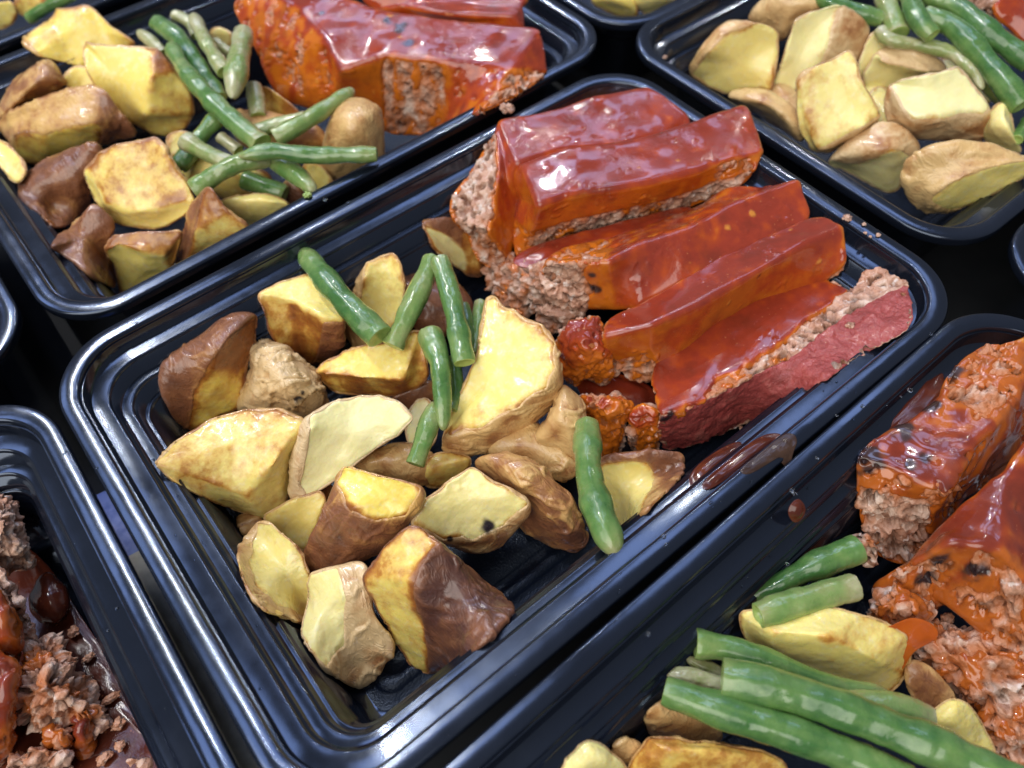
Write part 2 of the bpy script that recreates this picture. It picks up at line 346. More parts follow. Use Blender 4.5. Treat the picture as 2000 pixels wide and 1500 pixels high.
# ------------------------------------------------------------------ food tables (mm, rim plane at z = 0)
DATA = {
"pot":[
["C","dark brown potato chunk in the left corner of the centre tray, purple skin",14,[[-52.9,59.4,-8.0],[-56.4,60.9,-6.0],[-63.6,62.7,-6.0],[-74.7,62.8,-9.0],[-82.4,62.4,-9.5],[-85.2,60.3,-11.0],[-88.2,56.7,-17.0],[-89.1,55.6,-25.0],[-87.5,54.5,-32.5],[-81.3,52.6,-33.0],[-74.3,52.8,-33.0],[-69.7,52.0,-33.0],[-64.0,55.7,-23.5],[-56.2,58.3,-14.5],[-63.7,53.2,-4.0],[-72.7,51.7,-9.0],[-79.5,54.0,-18.0]],[[1,0.8775,[0,1,2,14]],[1,0.819,[2,3,15,14]],[1,0.819,[3,4,5,16,15]],[1,0.8775,[5,6,7,8,16]],[0,0.95,[0,14,15,12,13]],[0,0.45,[15,16,8,9,10,11,12]]],1,22,0.1,1.2,0.8,5,[]],
["C","small round potato with crinkled pale skin and a black spotted patch",15,[[-60.2,56.4,-19.5],[-56.9,56.8,-17.5],[-52.9,52.6,-17.0],[-50.3,47.5,-17.0],[-49.0,41.4,-19.0],[-48.7,36.3,-21.0],[-49.3,33.5,-24.0],[-50.9,31.6,-27.0],[-55.2,31.8,-31.0],[-57.7,34.0,-33.0],[-62.5,40.1,-33.0],[-71.8,49.2,-33.0],[-69.2,52.0,-29.0],[-64.5,53.7,-25.0],[-61.5,54.5,-22.0],[-58.2,35.9,-11.0]],[[1,0.1,[15,1,0]],[1,0.1,[15,2,1]],[1,0.1,[15,3,2]],[1,0.1,[15,4,3]],[1,0.1,[15,5,4]],[1,0.1,[15,6,5]],[1,0.1,[15,7,6]],[1,0.1,[15,8,7]],[1,0.1,[15,9,8]],[1,0.1,[15,10,9]],[1,0.1,[15,11,10]],[1,0.1,[15,12,11]],[1,0.1,[15,13,12]],[1,0.1,[15,14,13]],[1,0.1,[15,0,14]]],0,18,0.7,4.0,0.3,5,[[-56.4,32.2,-19.0,1.6],[-58.1,32.6,-22.0,1.0],[-55.0,31.9,-17.0,0.7]]],
["C","box shaped potato with yellow top and golden brown sides under a bean",10,[[-48.4,63.9,-5.5],[-31.8,62.7,-7.5],[-31.4,50.6,-8.0],[-32.8,42.3,-11.0],[-34.6,45.2,-24.0],[-37.4,49.5,-32.0],[-43.5,53.9,-36.0],[-46.7,55.3,-27.5],[-51.8,56.1,-21.5],[-50.3,58.9,-11.5],[-42.6,56.6,-9.0],[-38.2,45.1,-9.0]],[[0,0.12,[10,11,3,2,1,0]],[0,0.5,[9,8,7,10,0]],[0,0.78,[7,6,11,10]],[1,0.9359999999999999,[6,5,4,3,11]]],0,20,0.35,1,0.8,5,[]],
["C","upright oval potato slice with rough pale golden face between two beans",13,[[-21.6,55.0,-14.0],[-16.4,54.7,-8.0],[-11.7,53.4,-6.0],[-8.0,51.2,-5.0],[-8.3,47.2,-6.0],[-10.2,42.9,-11.0],[-12.7,41.2,-15.0],[-17.1,40.8,-22.0],[-21.9,43.0,-30.0],[-26.7,46.3,-34.0],[-29.6,49.7,-35.0],[-29.8,54.1,-32.0],[-28.6,55.3,-27.5],[-19.3,51.8,-10.0],[-25.7,51.0,-25.0]],[[0,0.3,[13,14,9,8,7,6,5,4,3,2,1]],[1,0.35,[12,11,10,9,14,13,1,0]]],0,16,0.35,1,0.5,5,[]],
["C","golden potato wedge with streaked top in the middle of the potato heap",14,[[-47.1,36.7,-18.0],[-44.4,37.3,-17.0],[-38.7,35.1,-15.0],[-32.6,31.6,-12.0],[-26.8,26.4,-10.0],[-18.1,23.5,-9.0],[-19.6,18.9,-13.0],[-21.6,16.0,-20.0],[-24.5,16.7,-24.0],[-29.0,19.5,-28.0],[-34.2,24.3,-30.0],[-39.4,30.5,-30.0],[-45.1,34.3,-28.0],[-47.0,37.4,-23.0],[-46.3,32.8,-16.0],[-38.7,24.3,-16.0],[-30.4,15.8,-15.0],[-27.1,17.0,-13.0]],[[0,0.33,[14,15,16,17,5,4,3,2,1,0]],[0,0.68,[0,13,12,11,10,9,16,15,14]],[0,0.6,[16,9,8,7,6,5,17]]],0,16,0.15,1,0.7,5,[]],
["C","large pale golden potato chunk pointing left over the tray ledge",13,[[-98.4,30.0,-7.0],[-91.2,35.0,-10.0],[-79.6,34.9,-10.0],[-71.6,31.8,-10.0],[-65.0,26.1,-10.0],[-61.0,18.1,-10.0],[-67.2,18.1,-22.0],[-73.0,16.0,-31.0],[-77.8,12.2,-34.0],[-83.1,13.4,-35.0],[-89.6,21.3,-32.0],[-93.9,19.8,-16.0],[-97.3,25.8,-11.0],[-90.6,21.8,-14.0],[-84.2,13.6,-20.0],[-73.6,13.1,-12.0]],[[0,0.42,[13,14,15,5,4,3,2,1,0]],[0,0.25,[15,14,9,8,7,6,5]],[0,0.4,[12,11,10,9,14,13,0]]],0,20,0.35,1,0.5,5,[]],
["C","whitish potato wedge with smooth cut face, leaning on the large golden chunk",14,[[-63.3,15.2,-8.0],[-59.2,16.1,-7.0],[-51.1,16.0,-7.0],[-45.0,13.6,-7.0],[-40.4,10.2,-7.0],[-37.5,5.8,-8.0],[-36.3,-0.3,-10.0],[-42.8,0.8,-14.0],[-49.3,2.0,-17.0],[-61.0,5.0,-23.0],[-70.8,7.0,-27.0],[-75.0,9.0,-29.0],[-74.0,12.1,-27.0],[-69.1,15.4,-19.0],[-61.1,13.0,-8.0],[-70.5,9.8,-23.0]],[[0,0.0,[14,15,10,9,8,7,6,5,4,3,2,1]],[1,0.2,[13,12,11,10,15,14,1,0]]],0,14,0.95,0.7,0.4,5,[]],
["C","largest crescent potato wedge with yellow face and wrinkled skin, beside the meatloaf",15,[[2.5,16.0,-4.0],[4.8,15.2,-4.0],[4.9,7.2,-3.0],[7.6,-2.8,-2.0],[7.1,-9.3,-3.0],[4.6,-15.1,-8.0],[3.6,-16.6,-14.0],[-1.3,-17.2,-20.0],[-11.3,-16.7,-25.0],[-23.4,-12.7,-28.0],[-32.1,-7.1,-29.0],[-30.2,-4.1,-22.0],[-22.3,0.0,-15.0],[-14.3,2.5,-11.0],[-7.9,6.6,-8.0],[2.2,-15.4,-4.0],[-2.8,-17.4,-7.0],[-11.5,-15.7,-10.0],[-22.6,-12.0,-16.0],[-28.9,-6.2,-19.0]],[[0,0.25,[14,13,12,11,19,18,17,16,15,4,3,2,1,0]],[1,0.35,[15,5,4]],[1,0.35,[16,6,5,15]],[1,0.4,[17,7,6,16]],[1,0.4,[18,8,7,17]],[1,0.45,[19,9,8,18]],[1,0.5,[11,10,9,19]]],0,15,0.3,1.8,0.4,5,[]],
["C","wrinkled yellow skinned potato tucked under the largest crescent wedge",12,[[2.8,-17.7,-12.0],[4.1,-19.5,-12.0],[4.7,-23.7,-14.0],[4.0,-26.9,-16.0],[1.5,-30.4,-20.0],[-1.6,-32.6,-25.0],[-3.9,-34.2,-30.0],[-5.7,-30.4,-30.0],[-8.2,-25.7,-29.0],[-10.8,-21.7,-28.0],[-8.2,-22.0,-18.0],[-2.0,-21.2,-12.0],[-4.3,-27.9,-12.0]],[[1,0.32,[12,1,0]],[1,0.32,[12,2,1]],[1,0.32,[12,3,2]],[1,0.32,[12,4,3]],[1,0.32,[12,5,4]],[1,0.32,[12,6,5]],[1,0.32,[12,7,6]],[1,0.32,[12,8,7]],[1,0.32,[12,9,8]],[1,0.32,[12,10,9]],[1,0.32,[12,11,10]],[1,0.32,[12,0,11]]],0,16,0.3,2,0.4,5,[]],
["C","long potato with orange brown wrinkled skin beside the single long bean",14,[[-29.3,-17.4,-20.0],[-25.3,-20.1,-16.0],[-19.0,-26.8,-15.0],[-16.4,-32.5,-17.0],[-15.1,-38.9,-20.0],[-13.5,-43.3,-24.0],[-14.6,-48.2,-32.0],[-15.2,-50.5,-37.0],[-18.1,-49.7,-41.0],[-22.0,-45.0,-40.0],[-25.9,-36.7,-36.0],[-25.4,-34.7,-33.0],[-22.8,-33.9,-27.0],[-26.4,-26.7,-22.0],[-24.6,-30.2,-13.0],[-21.7,-38.8,-18.0],[-20.0,-44.8,-26.0]],[[1,0.4,[13,14,2,1,0]],[1,0.5,[14,15,4,3,2]],[1,0.65,[15,16,6,5,4]],[1,1.053,[16,9,8,7,6]],[1,0.5,[12,15,14,13]],[1,0.819,[11,10,9,16,15,12]]],0,16,0.2,2.2,0.7,5,[]],
["C","pale speckled potato wedge with a dark bruise and brown underside",12,[[-53.5,-22.9,-18.0],[-47.3,-21.1,-14.0],[-40.3,-21.9,-12.0],[-33.4,-22.5,-10.0],[-31.8,-25.2,-11.0],[-29.8,-31.4,-13.0],[-26.2,-38.3,-16.0],[-28.4,-39.1,-24.0],[-35.3,-37.4,-31.0],[-42.7,-33.6,-35.0],[-47.0,-28.1,-32.0],[-52.2,-23.2,-24.0],[-34.4,-36.9,-22.0],[-42.0,-33.8,-24.0],[-48.2,-29.3,-23.0]],[[0,0.08,[14,13,12,6,5,4,3,2,1,0]],[1,0.6,[12,8,7,6]],[1,0.6,[13,9,8,12]],[1,0.6,[14,10,9,13]],[1,0.5,[0,11,10,14]]],0,14,0.6,1,0.6,5,[[-37.2,-34.6,-21.0,2.6],[-47.1,-30.1,-23.0,1.2]]],
["C","potato with bright lemon yellow top and dark roasted skin below",14,[[-63.5,-3.5,-10.0],[-59.8,-2.9,-8.0],[-57.3,-6.1,-7.0],[-52.3,-14.8,-6.0],[-47.8,-20.6,-7.0],[-48.4,-22.1,-11.0],[-54.4,-21.6,-20.0],[-61.9,-20.1,-26.0],[-70.7,-17.7,-30.0],[-79.8,-12.4,-34.0],[-81.4,-9.3,-33.0],[-79.5,-7.1,-28.0],[-74.9,-6.6,-21.0],[-69.0,-5.7,-15.0],[-54.5,-22.1,-13.0],[-61.2,-18.7,-12.0],[-64.8,-11.6,-10.0]],[[0,0.0,[16,15,14,4,3,2,1,0]],[1,0.5,[14,6,5,4]],[1,0.819,[15,7,6,14]],[1,0.9944999999999999,[16,11,10,9,8,7,15]],[1,0.8775,[0,13,12,11,16]]],0,16,0.0,1.3,0.8,5,[]],
["C","half moon potato slice with smooth pale face at the lower left of the heap",14,[[-85.5,6.2,-22.0],[-82.9,2.0,-20.0],[-81.0,-5.0,-21.0],[-80.6,-9.3,-24.0],[-82.5,-13.6,-28.0],[-84.8,-18.9,-34.0],[-87.7,-21.4,-38.0],[-89.8,-21.3,-35.5],[-92.5,-23.4,-17.0],[-95.1,-22.3,-11.0],[-95.8,-15.8,-11.0],[-95.0,-9.0,-11.0],[-93.1,-0.6,-17.0],[-90.5,5.8,-25.0],[-89.4,2.9,-24.0],[-92.5,-4.9,-17.0],[-94.0,-12.8,-15.5],[-92.4,-19.6,-18.0],[-89.0,-18.3,-37.0]],[[0,0.2,[14,15,16,17,18,6,5,4,3,2,1,0]],[1,0.45,[14,0,13]],[1,0.45,[15,14,13,12]],[1,0.45,[15,12,11]],[1,0.45,[16,15,11,10]],[1,0.45,[17,16,10,9]],[1,0.45,[18,17,9,8]],[1,0.5,[6,18,8,7]]],0,12,0.45,1,0.5,5,[]],
["C","potato mostly hidden behind the half moon slice, dull yellow",8,[[-83.1,10.7,-28.0],[-75.0,8.3,-26.0],[-67.5,6.0,-25.0],[-67.1,2.5,-27.0],[-72.6,1.4,-32.0],[-78.8,-1.2,-38.0],[-81.1,3.2,-37.0],[-82.7,7.7,-34.0]],[[0,0.15,[7,6,5,4,3,2,1,0]]],0,12,0.3,1.0,0.5,4,[]],
["C","small sliver of grey potato skin above the half moon slice",5,[[-89.2,18.9,-34.0],[-84.1,13.8,-33.0],[-85.9,12.7,-36.0],[-89.8,11.9,-35.0],[-90.2,14.2,-32.5]],[[1,0.6,[4,3,2,1,0]]],0,8,0.3,1.0,0.5,4,[]],
["C","greenish potato wedge with tan skin tip at the front corner",13,[[-82.0,-15.2,-24.0],[-75.2,-18.9,-22.0],[-68.5,-22.7,-20.0],[-72.4,-29.3,-24.0],[-74.5,-34.5,-28.0],[-73.9,-40.8,-33.0],[-80.8,-42.2,-40.0],[-86.6,-41.4,-44.0],[-89.4,-39.6,-38.0],[-91.2,-37.6,-25.5],[-91.5,-31.8,-23.0],[-91.2,-25.7,-25.5],[-85.9,-17.4,-30.0],[-77.7,-26.7,-22.0],[-84.6,-33.4,-32.0],[-85.6,-37.3,-38.0]],[[0,0.05,[12,11,10,9,14,13,1,0]],[1,0.3,[13,4,3,2,1]],[1,0.25,[14,5,4,13]],[1,0.4,[15,6,5,14]],[1,0.45,[8,7,6,15]],[1,0.35,[9,8,15,14]]],0,12,0.7,1.5,0.4,5,[]],
["C","darkest potato chunk with mahogany skin at the front of the tray",16,[[-71.8,-28.7,-14.0],[-63.9,-28.0,-9.0],[-56.7,-28.5,-5.0],[-54.7,-31.0,-5.0],[-52.9,-37.0,-5.0],[-51.6,-41.1,-8.0],[-49.5,-46.5,-14.0],[-46.9,-51.5,-20.0],[-47.8,-60.1,-11.0],[-55.3,-61.1,-11.0],[-63.3,-61.5,-11.0],[-67.0,-53.0,-43.0],[-70.7,-49.9,-45.0],[-73.3,-44.6,-43.0],[-73.2,-39.0,-38.0],[-72.4,-33.3,-25.0],[-55.8,-37.3,-4.0],[-64.0,-40.6,-8.0],[-66.7,-46.1,-25.0],[-57.4,-49.6,-13.0]],[[0,0.5,[17,16,4,3,2,1,0]],[0,0.35,[15,14,13,12,18,17,0]],[1,1.3104,[17,19,6,5,4,16]],[1,1.24488,[18,12,11,10,19,17]],[1,1.3104,[10,9,8,7,6,19]]],0,20,0.2,2,1.0,5,[]],
["C","potato wedge with pale yellow face and grey brown skin below the meatloaf",11,[[-1.0,-39.4,-22.0],[2.8,-40.0,-20.0],[8.6,-45.0,-18.0],[15.4,-51.1,-17.0],[16.7,-54.2,-20.0],[11.5,-58.1,-16.5],[-0.0,-60.5,-11.0],[-8.0,-61.1,-11.0],[-1.4,-52.4,-42.0],[-1.7,-47.4,-40.0],[-1.2,-42.1,-32.0],[8.3,-48.0,-19.0],[8.9,-51.7,-25.0]],[[1,0.819,[11,2,1,0]],[1,1.053,[11,4,3,2]],[1,0.9944999999999999,[11,12,5,4]],[1,0.6,[12,7,6,5]],[0,0.12,[10,9,8,7,12,11,0]]],0,13,0.4,1.4,0.8,5,[]],
["C","white potato fragment peeping out behind the lowest middle bean",5,[[-32.2,13.3,-28.0],[-24.7,12.7,-26.0],[-27.6,3.6,-28.0],[-33.0,0.7,-32.0],[-37.1,5.9,-33.0]],[[0,0,[4,3,2,1,0]]],0,10,0.9,1.0,0.5,4,[]],
["C","tan skinned potato in shade under the whitish wedge",6,[[-55.7,9.6,-28.0],[-46.7,6.1,-25.0],[-38.9,1.2,-24.0],[-34.8,-5.6,-26.0],[-40.9,-9.0,-33.0],[-48.5,-0.2,-32.0],[-46.7,-1.3,-23.0]],[[1,0.4,[6,1,0]],[1,0.4,[6,2,1]],[1,0.4,[6,3,2]],[1,0.4,[6,4,3]],[1,0.4,[6,5,4]],[1,0.4,[6,0,5]]],0,12,0.3,1.5,0.5,4,[]],
["C","little potato with browned edge next to the speckled wedge",6,[[-41.3,-7.2,-28.0],[-34.5,-5.4,-25.0],[-28.5,-11.1,-25.0],[-28.2,-13.6,-27.0],[-33.5,-12.4,-33.0],[-39.9,-8.7,-34.0],[-35.4,-11.3,-24.0]],[[0,0.45,[6,1,0]],[0,0.45,[6,2,1]],[0,0.45,[6,3,2]],[0,0.45,[6,4,3]],[0,0.45,[6,5,4]],[0,0.45,[6,0,5]]],0,10,0.3,1.0,0.5,4,[]],
["C","dark brown potato underside below the streaked golden wedge",6,[[-39.6,24.2,-30.0],[-29.3,18.7,-27.0],[-20.1,17.2,-26.0],[-22.9,12.9,-30.0],[-27.6,14.9,-34.0],[-35.5,21.7,-35.0]],[[1,1.1115,[5,4,3,2,1,0]]],0,12,0.2,1.0,0.5,4,[]],
["C","dark potato hidden behind the crossed beans",6,[[-5.4,56.0,-23.0],[4.1,55.5,-27.5],[12.4,41.7,-30.0],[5.1,33.5,-36.0],[-7.9,40.0,-36.0],[-7.7,52.7,-33.0],[-1.4,42.8,-26.0]],[[1,1.1115,[6,1,0]],[1,1.1115,[6,2,1]],[1,1.1115,[6,3,2]],[1,1.1115,[6,4,3]],[1,1.1115,[6,5,4]],[1,1.1115,[6,0,5]]],0,12,0.2,1.0,0.5,4,[]],
["C","potato with grey skin and white face stained by sauce at the meatloaf end",10,[[9.6,61.3,-11.0],[12.8,61.9,-11.0],[19.9,58.7,-13.0],[22.4,56.7,-18.5],[24.6,52.5,-28.0],[24.2,50.0,-36.0],[20.8,53.1,-37.0],[17.1,54.7,-31.0],[10.0,56.6,-18.5],[9.9,58.7,-13.5],[15.9,57.3,-17.0],[20.2,55.4,-25.0]],[[1,0.9944999999999999,[10,11,3,2,1,0]],[0,0.05,[9,8,7,6,11,10,0]],[0,0.65,[11,6,5,4,3]]],0,12,0.8,1,0.8,4,[]],
["C","yellow skinned potato in the shade between the crescent wedge and the long wrinkled potato",6,[[-22.2,-13.8,-26.0],[-12.2,-13.3,-24.0],[-3.8,-22.1,-23.0],[-4.7,-33.6,-26.0],[-9.3,-33.5,-30.0],[-17.3,-22.0,-31.0],[-12.1,-22.8,-22.0]],[[1,0.35,[6,1,0]],[1,0.35,[6,2,1]],[1,0.35,[6,3,2]],[1,0.35,[6,4,3]],[1,0.35,[6,5,4]],[1,0.35,[6,0,5]]],0,12,0.3,2,0.5,4,[]],
["C","shaded brown potato at the base of the heap behind the darkest chunk",5,[[-72.3,20.9,-36.0],[-62.0,13.4,-34.0],[-67.9,-13.2,-34.0],[-72.9,-17.4,-37.0],[-79.1,-1.5,-39.0],[-69.0,1.3,-33.0]],[[1,0.6,[5,1,0]],[1,0.6,[5,2,1]],[1,0.6,[5,3,2]],[1,0.6,[5,4,3]],[1,0.6,[5,0,4]]],0,10,0.3,1.0,0.5,4,[]],
["UL","deep yellow potato wedge highest in the upper left tray, by the far rim",14,[[-59.2,232.9,2.0],[-55.5,236.6,2.0],[-43.8,241.5,2.0],[-41.5,241.5,4.0],[-39.1,238.0,5.0],[-31.3,232.5,6.0],[-29.7,227.7,4.0],[-27.0,217.1,0.0],[-24.5,210.9,-3.0],[-28.7,218.6,-8.0],[-44.7,219.5,-8.5],[-51.3,223.2,-5.5],[-56.4,224.6,-2.0],[-59.5,229.9,0.0],[-34.7,229.8,5.0],[-44.3,227.8,0.0],[-56.8,225.5,-0.0]],[[0,0.35,[16,15,14,5,4,3,2,1,0]],[0,0.18,[15,10,9,8,7,6,5,14]],[0,0.3,[16,12,11,10,15]],[1,0.4,[13,12,16,0]]],0,16,0.1,1,0.5,4,[]],
["UL","big lemon yellow potato with a browned corner beside the bean pile",15,[[-42.8,208.6,4.0],[-41.2,207.0,6.0],[-38.7,202.8,6.0],[-22.8,189.3,5.0],[-21.1,186.7,3.0],[-21.1,179.9,0.0],[-20.1,175.3,-8.0],[-22.0,173.9,-16.0],[-27.2,176.2,-22.0],[-34.0,181.4,-25.0],[-39.5,185.3,-22.0],[-42.7,188.7,-18.0],[-45.4,193.0,-10.0],[-47.0,197.1,-4.0],[-47.1,199.4,2.0],[-30.2,177.5,2.0],[-37.3,176.2,-10.0]],[[0,0.06,[14,13,12,11,16,15,3,2,1,0]],[0,0.85,[15,5,4,3]],[0,0.3,[16,7,6,5,15]],[0,0.35,[11,10,9,8,7,16]]],0,18,0.2,0.8,0.5,4,[]],
["UL","tan skinned potato against the left wall of the upper left tray",10,[[-80.0,219.3,-11.0],[-75.6,219.2,-7.5],[-66.3,218.6,-2.0],[-57.9,217.2,0.0],[-55.4,214.4,0.0],[-55.4,208.7,-3.0],[-57.0,206.9,-6.0],[-66.4,213.4,-10.0],[-76.6,215.1,-11.0],[-82.2,215.1,-12.5],[-63.5,203.5,2.0]],[[1,0.6,[10,1,0]],[1,0.6,[10,2,1]],[1,0.6,[10,3,2]],[1,0.6,[10,4,3]],[1,0.6,[10,5,4]],[1,0.6,[10,6,5]],[1,0.6,[10,7,6]],[1,0.6,[10,8,7]],[1,0.6,[10,9,8]],[1,0.6,[10,0,9]]],0,16,0.2,1.4,0.5,4,[]],
["UL","small yellow potato piece wedged between the deep yellow wedge and the long wedge",5,[[-55.5,208.1,-4.0],[-49.9,210.4,-3.0],[-45.3,207.8,-3.0],[-45.2,201.8,-8.0],[-53.1,206.6,-9.0]],[[0,0.1,[4,3,2,1,0]]],0,10,0.2,1.0,0.5,4,[]],
["UL","long potato wedge with wrinkled buff skin above and yellow underside",14,[[-84.0,212.0,-14.0],[-80.5,210.6,-10.0],[-71.1,202.8,-4.0],[-59.0,194.8,0.0],[-49.9,186.9,2.0],[-47.2,181.7,1.0],[-46.8,177.9,-5.0],[-43.9,174.4,-14.0],[-47.8,179.6,-18.0],[-57.7,186.5,-20.0],[-77.2,198.4,-26.0],[-81.9,202.3,-26.0],[-84.7,205.1,-24.0],[-82.7,209.2,-18.0],[-80.7,199.4,-11.0],[-72.3,187.1,-9.0],[-56.0,174.6,-4.0]],[[1,0.35,[14,15,16,5,4,3,2,1,0]],[1,0.5,[12,14,0,13]],[0,0.5,[12,11,10,15,14]],[0,0.2,[10,9,16,15]],[1,0.8775,[9,8,7,6,5,16]]],0,16,0.1,1.5,0.6,4,[]],
["UL","pale potato piece at the left edge of the upper left tray",6,[[-87.8,188.1,-4.0],[-84.8,182.2,-4.0],[-84.3,167.8,-6.0],[-89.5,166.9,-8.0],[-90.3,172.3,-7.0],[-91.2,179.4,-5.0]],[[0,0.2,[5,4,3,2,1,0]]],0,14,0.3,1.0,0.5,4,[]],
["UL","shrivelled dark brown potato left of the golden square one",13,[[-90.3,171.0,-11.0],[-84.0,174.6,-12.0],[-74.5,169.0,-6.0],[-65.4,162.5,-2.0],[-60.5,159.4,-1.0],[-60.6,156.8,-3.0],[-65.5,158.2,-8.0],[-69.1,159.9,-12.0],[-72.1,155.4,-18.0],[-77.1,158.9,-25.0],[-86.4,143.3,-14.0],[-88.2,146.1,-11.0],[-90.4,157.8,-11.0],[-76.2,155.2,-7.0],[-84.3,165.3,-20.0]],[[1,1.1115,[13,2,1,0]],[1,1.053,[13,6,5,4,3,2]],[1,0.9944999999999999,[13,9,8,7,6]],[1,0.819,[14,10,9,13]],[1,0.8775,[12,11,14,13,0]],[1,0.819,[11,10,14]]],0,16,0.1,1.8,0.9,4,[]],
["UL","square golden potato with blistered orange top in the upper left tray",15,[[-68.7,146.4,0.0],[-62.9,146.0,3.0],[-56.0,143.5,6.0],[-50.8,140.2,6.0],[-44.9,137.3,6.0],[-44.3,132.2,5.0],[-44.6,127.0,2.0],[-44.6,122.1,-2.0],[-45.8,117.0,-8.0],[-50.3,118.6,-12.0],[-58.3,124.3,-17.0],[-64.5,130.8,-18.0],[-69.9,136.9,-17.0],[-71.2,143.1,-12.0],[-70.5,145.9,-6.0],[-68.8,135.0,-7.0],[-62.6,125.8,-9.0],[-48.5,118.5,-6.0]],[[0,0.52,[15,16,17,7,6,5,4,3,2,1,0]],[0,0.1,[14,13,15,0]],[0,0.12,[13,12,11,16,15]],[0,0.12,[11,10,9,8,17,16]],[0,0.2,[8,7,17]]],0,16,0.3,1.2,0.6,4,[]],
["UL","pointed potato wedge with purple edged skin against the near rim",10,[[-42.2,107.7,2.0],[-40.9,103.7,2.0],[-39.8,98.6,-3.0],[-37.0,95.1,-9.0],[-42.6,100.8,-14.0],[-53.0,109.2,-22.0],[-60.3,116.0,-28.0],[-59.4,117.3,-25.0],[-53.5,114.7,-14.0],[-47.0,111.8,-4.0],[-51.1,104.7,-8.0],[-57.2,110.0,-22.0]],[[1,0.8775,[9,8,7,6,11,10,0]],[0,0.75,[10,2,1,0]],[0,0.5,[11,5,4,3,2,10]],[0,0.5,[6,5,11]]],0,14,0.3,1,0.7,4,[]],
["UL","crusty potato cube with toasted top at the near corner",11,[[-77.8,120.2,-12.0],[-73.7,120.3,-9.0],[-66.5,115.8,-8.0],[-58.3,109.8,-8.0],[-55.3,107.7,-9.0],[-59.6,108.2,-16.0],[-63.9,112.3,-24.0],[-75.1,120.7,-32.0],[-81.2,125.7,-36.0],[-79.4,127.0,-31.0],[-77.9,126.9,-24.0],[-73.6,116.6,-9.0],[-69.8,111.4,-11.0],[-63.6,107.3,-14.0]],[[0,0.72,[11,12,13,4,3,2,1,0]],[0,0.2,[10,9,12,11,0]],[0,0.2,[9,8,7,6,13,12]],[0,0.7,[6,5,4,13]]],0,14,0.25,1,0.6,4,[]],
["UL","glossy brown skinned potato lowest in the near left corner",11,[[-90.6,126.3,-5.5],[-83.9,140.1,-14.0],[-77.8,135.5,-8.0],[-73.1,136.5,-6.0],[-71.5,132.2,-8.0],[-70.1,129.7,-12.0],[-77.1,129.7,-20.0],[-81.0,130.3,-36.0],[-85.1,113.9,-16.5],[-88.2,120.5,-11.0],[-90.3,126.0,-9.0],[-80.8,130.1,-12.0]],[[1,0.8775,[11,1,0]],[1,0.8775,[11,2,1]],[1,0.8775,[11,3,2]],[1,0.8775,[11,4,3]],[1,0.8775,[11,5,4]],[1,0.8775,[11,6,5]],[1,0.8775,[11,7,6]],[1,0.8775,[11,8,7]],[1,0.8775,[11,9,8]],[1,0.8775,[11,10,9]],[1,0.8775,[11,0,10]]],0,14,0.2,1.6,0.8,4,[]],
["UL","flat yellow potato wedge below the crossed beans, by the near rim",7,[[-39.0,111.6,-8.0],[-30.9,106.9,-6.0],[-24.5,103.0,-7.0],[-20.5,97.0,-10.0],[-24.9,102.1,-16.0],[-34.1,108.9,-22.0],[-37.8,110.2,-14.0],[-28.7,100.6,-7.0]],[[0,0.15,[7,1,0]],[0,0.15,[7,2,1]],[0,0.15,[7,3,2]],[0,0.15,[7,4,3]],[0,0.15,[7,5,4]],[0,0.15,[7,6,5]],[0,0.15,[7,0,6]]],0,12,0.4,1.0,0.5,4,[]],
["UL","upright buff skinned potato touching the meatloaf, behind the horizontal bean",10,[[5.5,117.7,-10.0],[9.0,115.9,-2.0],[14.8,117.6,2.0],[19.9,116.0,3.0],[24.1,109.7,2.0],[23.6,105.8,-2.0],[19.3,101.5,-12.0],[18.5,103.7,-20.0],[1.6,115.8,-26.0],[0.3,123.2,-22.0],[9.9,101.1,3.0]],[[1,0.32,[10,1,0]],[1,0.32,[10,2,1]],[1,0.32,[10,3,2]],[1,0.32,[10,4,3]],[1,0.32,[10,5,4]],[1,0.32,[10,6,5]],[1,0.32,[10,7,6]],[1,0.32,[10,8,7]],[1,0.32,[10,9,8]],[1,0.32,[10,0,9]]],0,16,0.3,1.4,0.4,4,[]],
["UL","yellow potato sliver under the right end of the horizontal bean",4,[[-4.8,118.3,-16.0],[-0.5,114.2,-15.0],[1.2,109.1,-22.0],[-6.3,113.3,-25.0]],[[0,0.12,[3,2,1,0]]],0,8,0.3,1.0,0.5,4,[]],
["UL","nearly black potato skin under the stubby bean on the rim",4,[[-16.2,113.0,-14.0],[-11.5,110.1,-14.0],[-12.0,106.7,-20.0],[-16.9,109.8,-23.0]],[[1,1.17,[3,2,1,0]]],0,8,0.2,1.0,0.5,4,[]],
["UL","pale potato tip between the thin beans and the meatloaf",5,[[4.3,204.5,-6.0],[7.8,202.3,-5.0],[10.1,195.9,-7.0],[8.0,198.1,-12.0],[3.7,203.4,-10.0]],[[0,0.1,[4,3,2,1,0]]],0,8,0.5,1.0,0.5,4,[]],
["UL","yellow potato with an orange sauce streak at the foot of the meatloaf",5,[[2.9,159.5,-8.0],[4.1,152.8,-7.0],[8.6,140.8,-12.0],[3.1,149.8,-18.0],[-0.5,156.8,-16.0]],[[0,0.6,[4,3,2,1,0]]],0,8,0.2,1.0,0.5,4,[]],
["UL","pale potato corner behind the golden square potato",4,[[-38.8,153.2,-6.0],[-32.8,149.8,-5.0],[-32.5,147.8,-8.0],[-40.0,146.6,-13.0]],[[0,0.3,[3,2,1,0]]],0,8,0.4,1.0,0.5,4,[]],
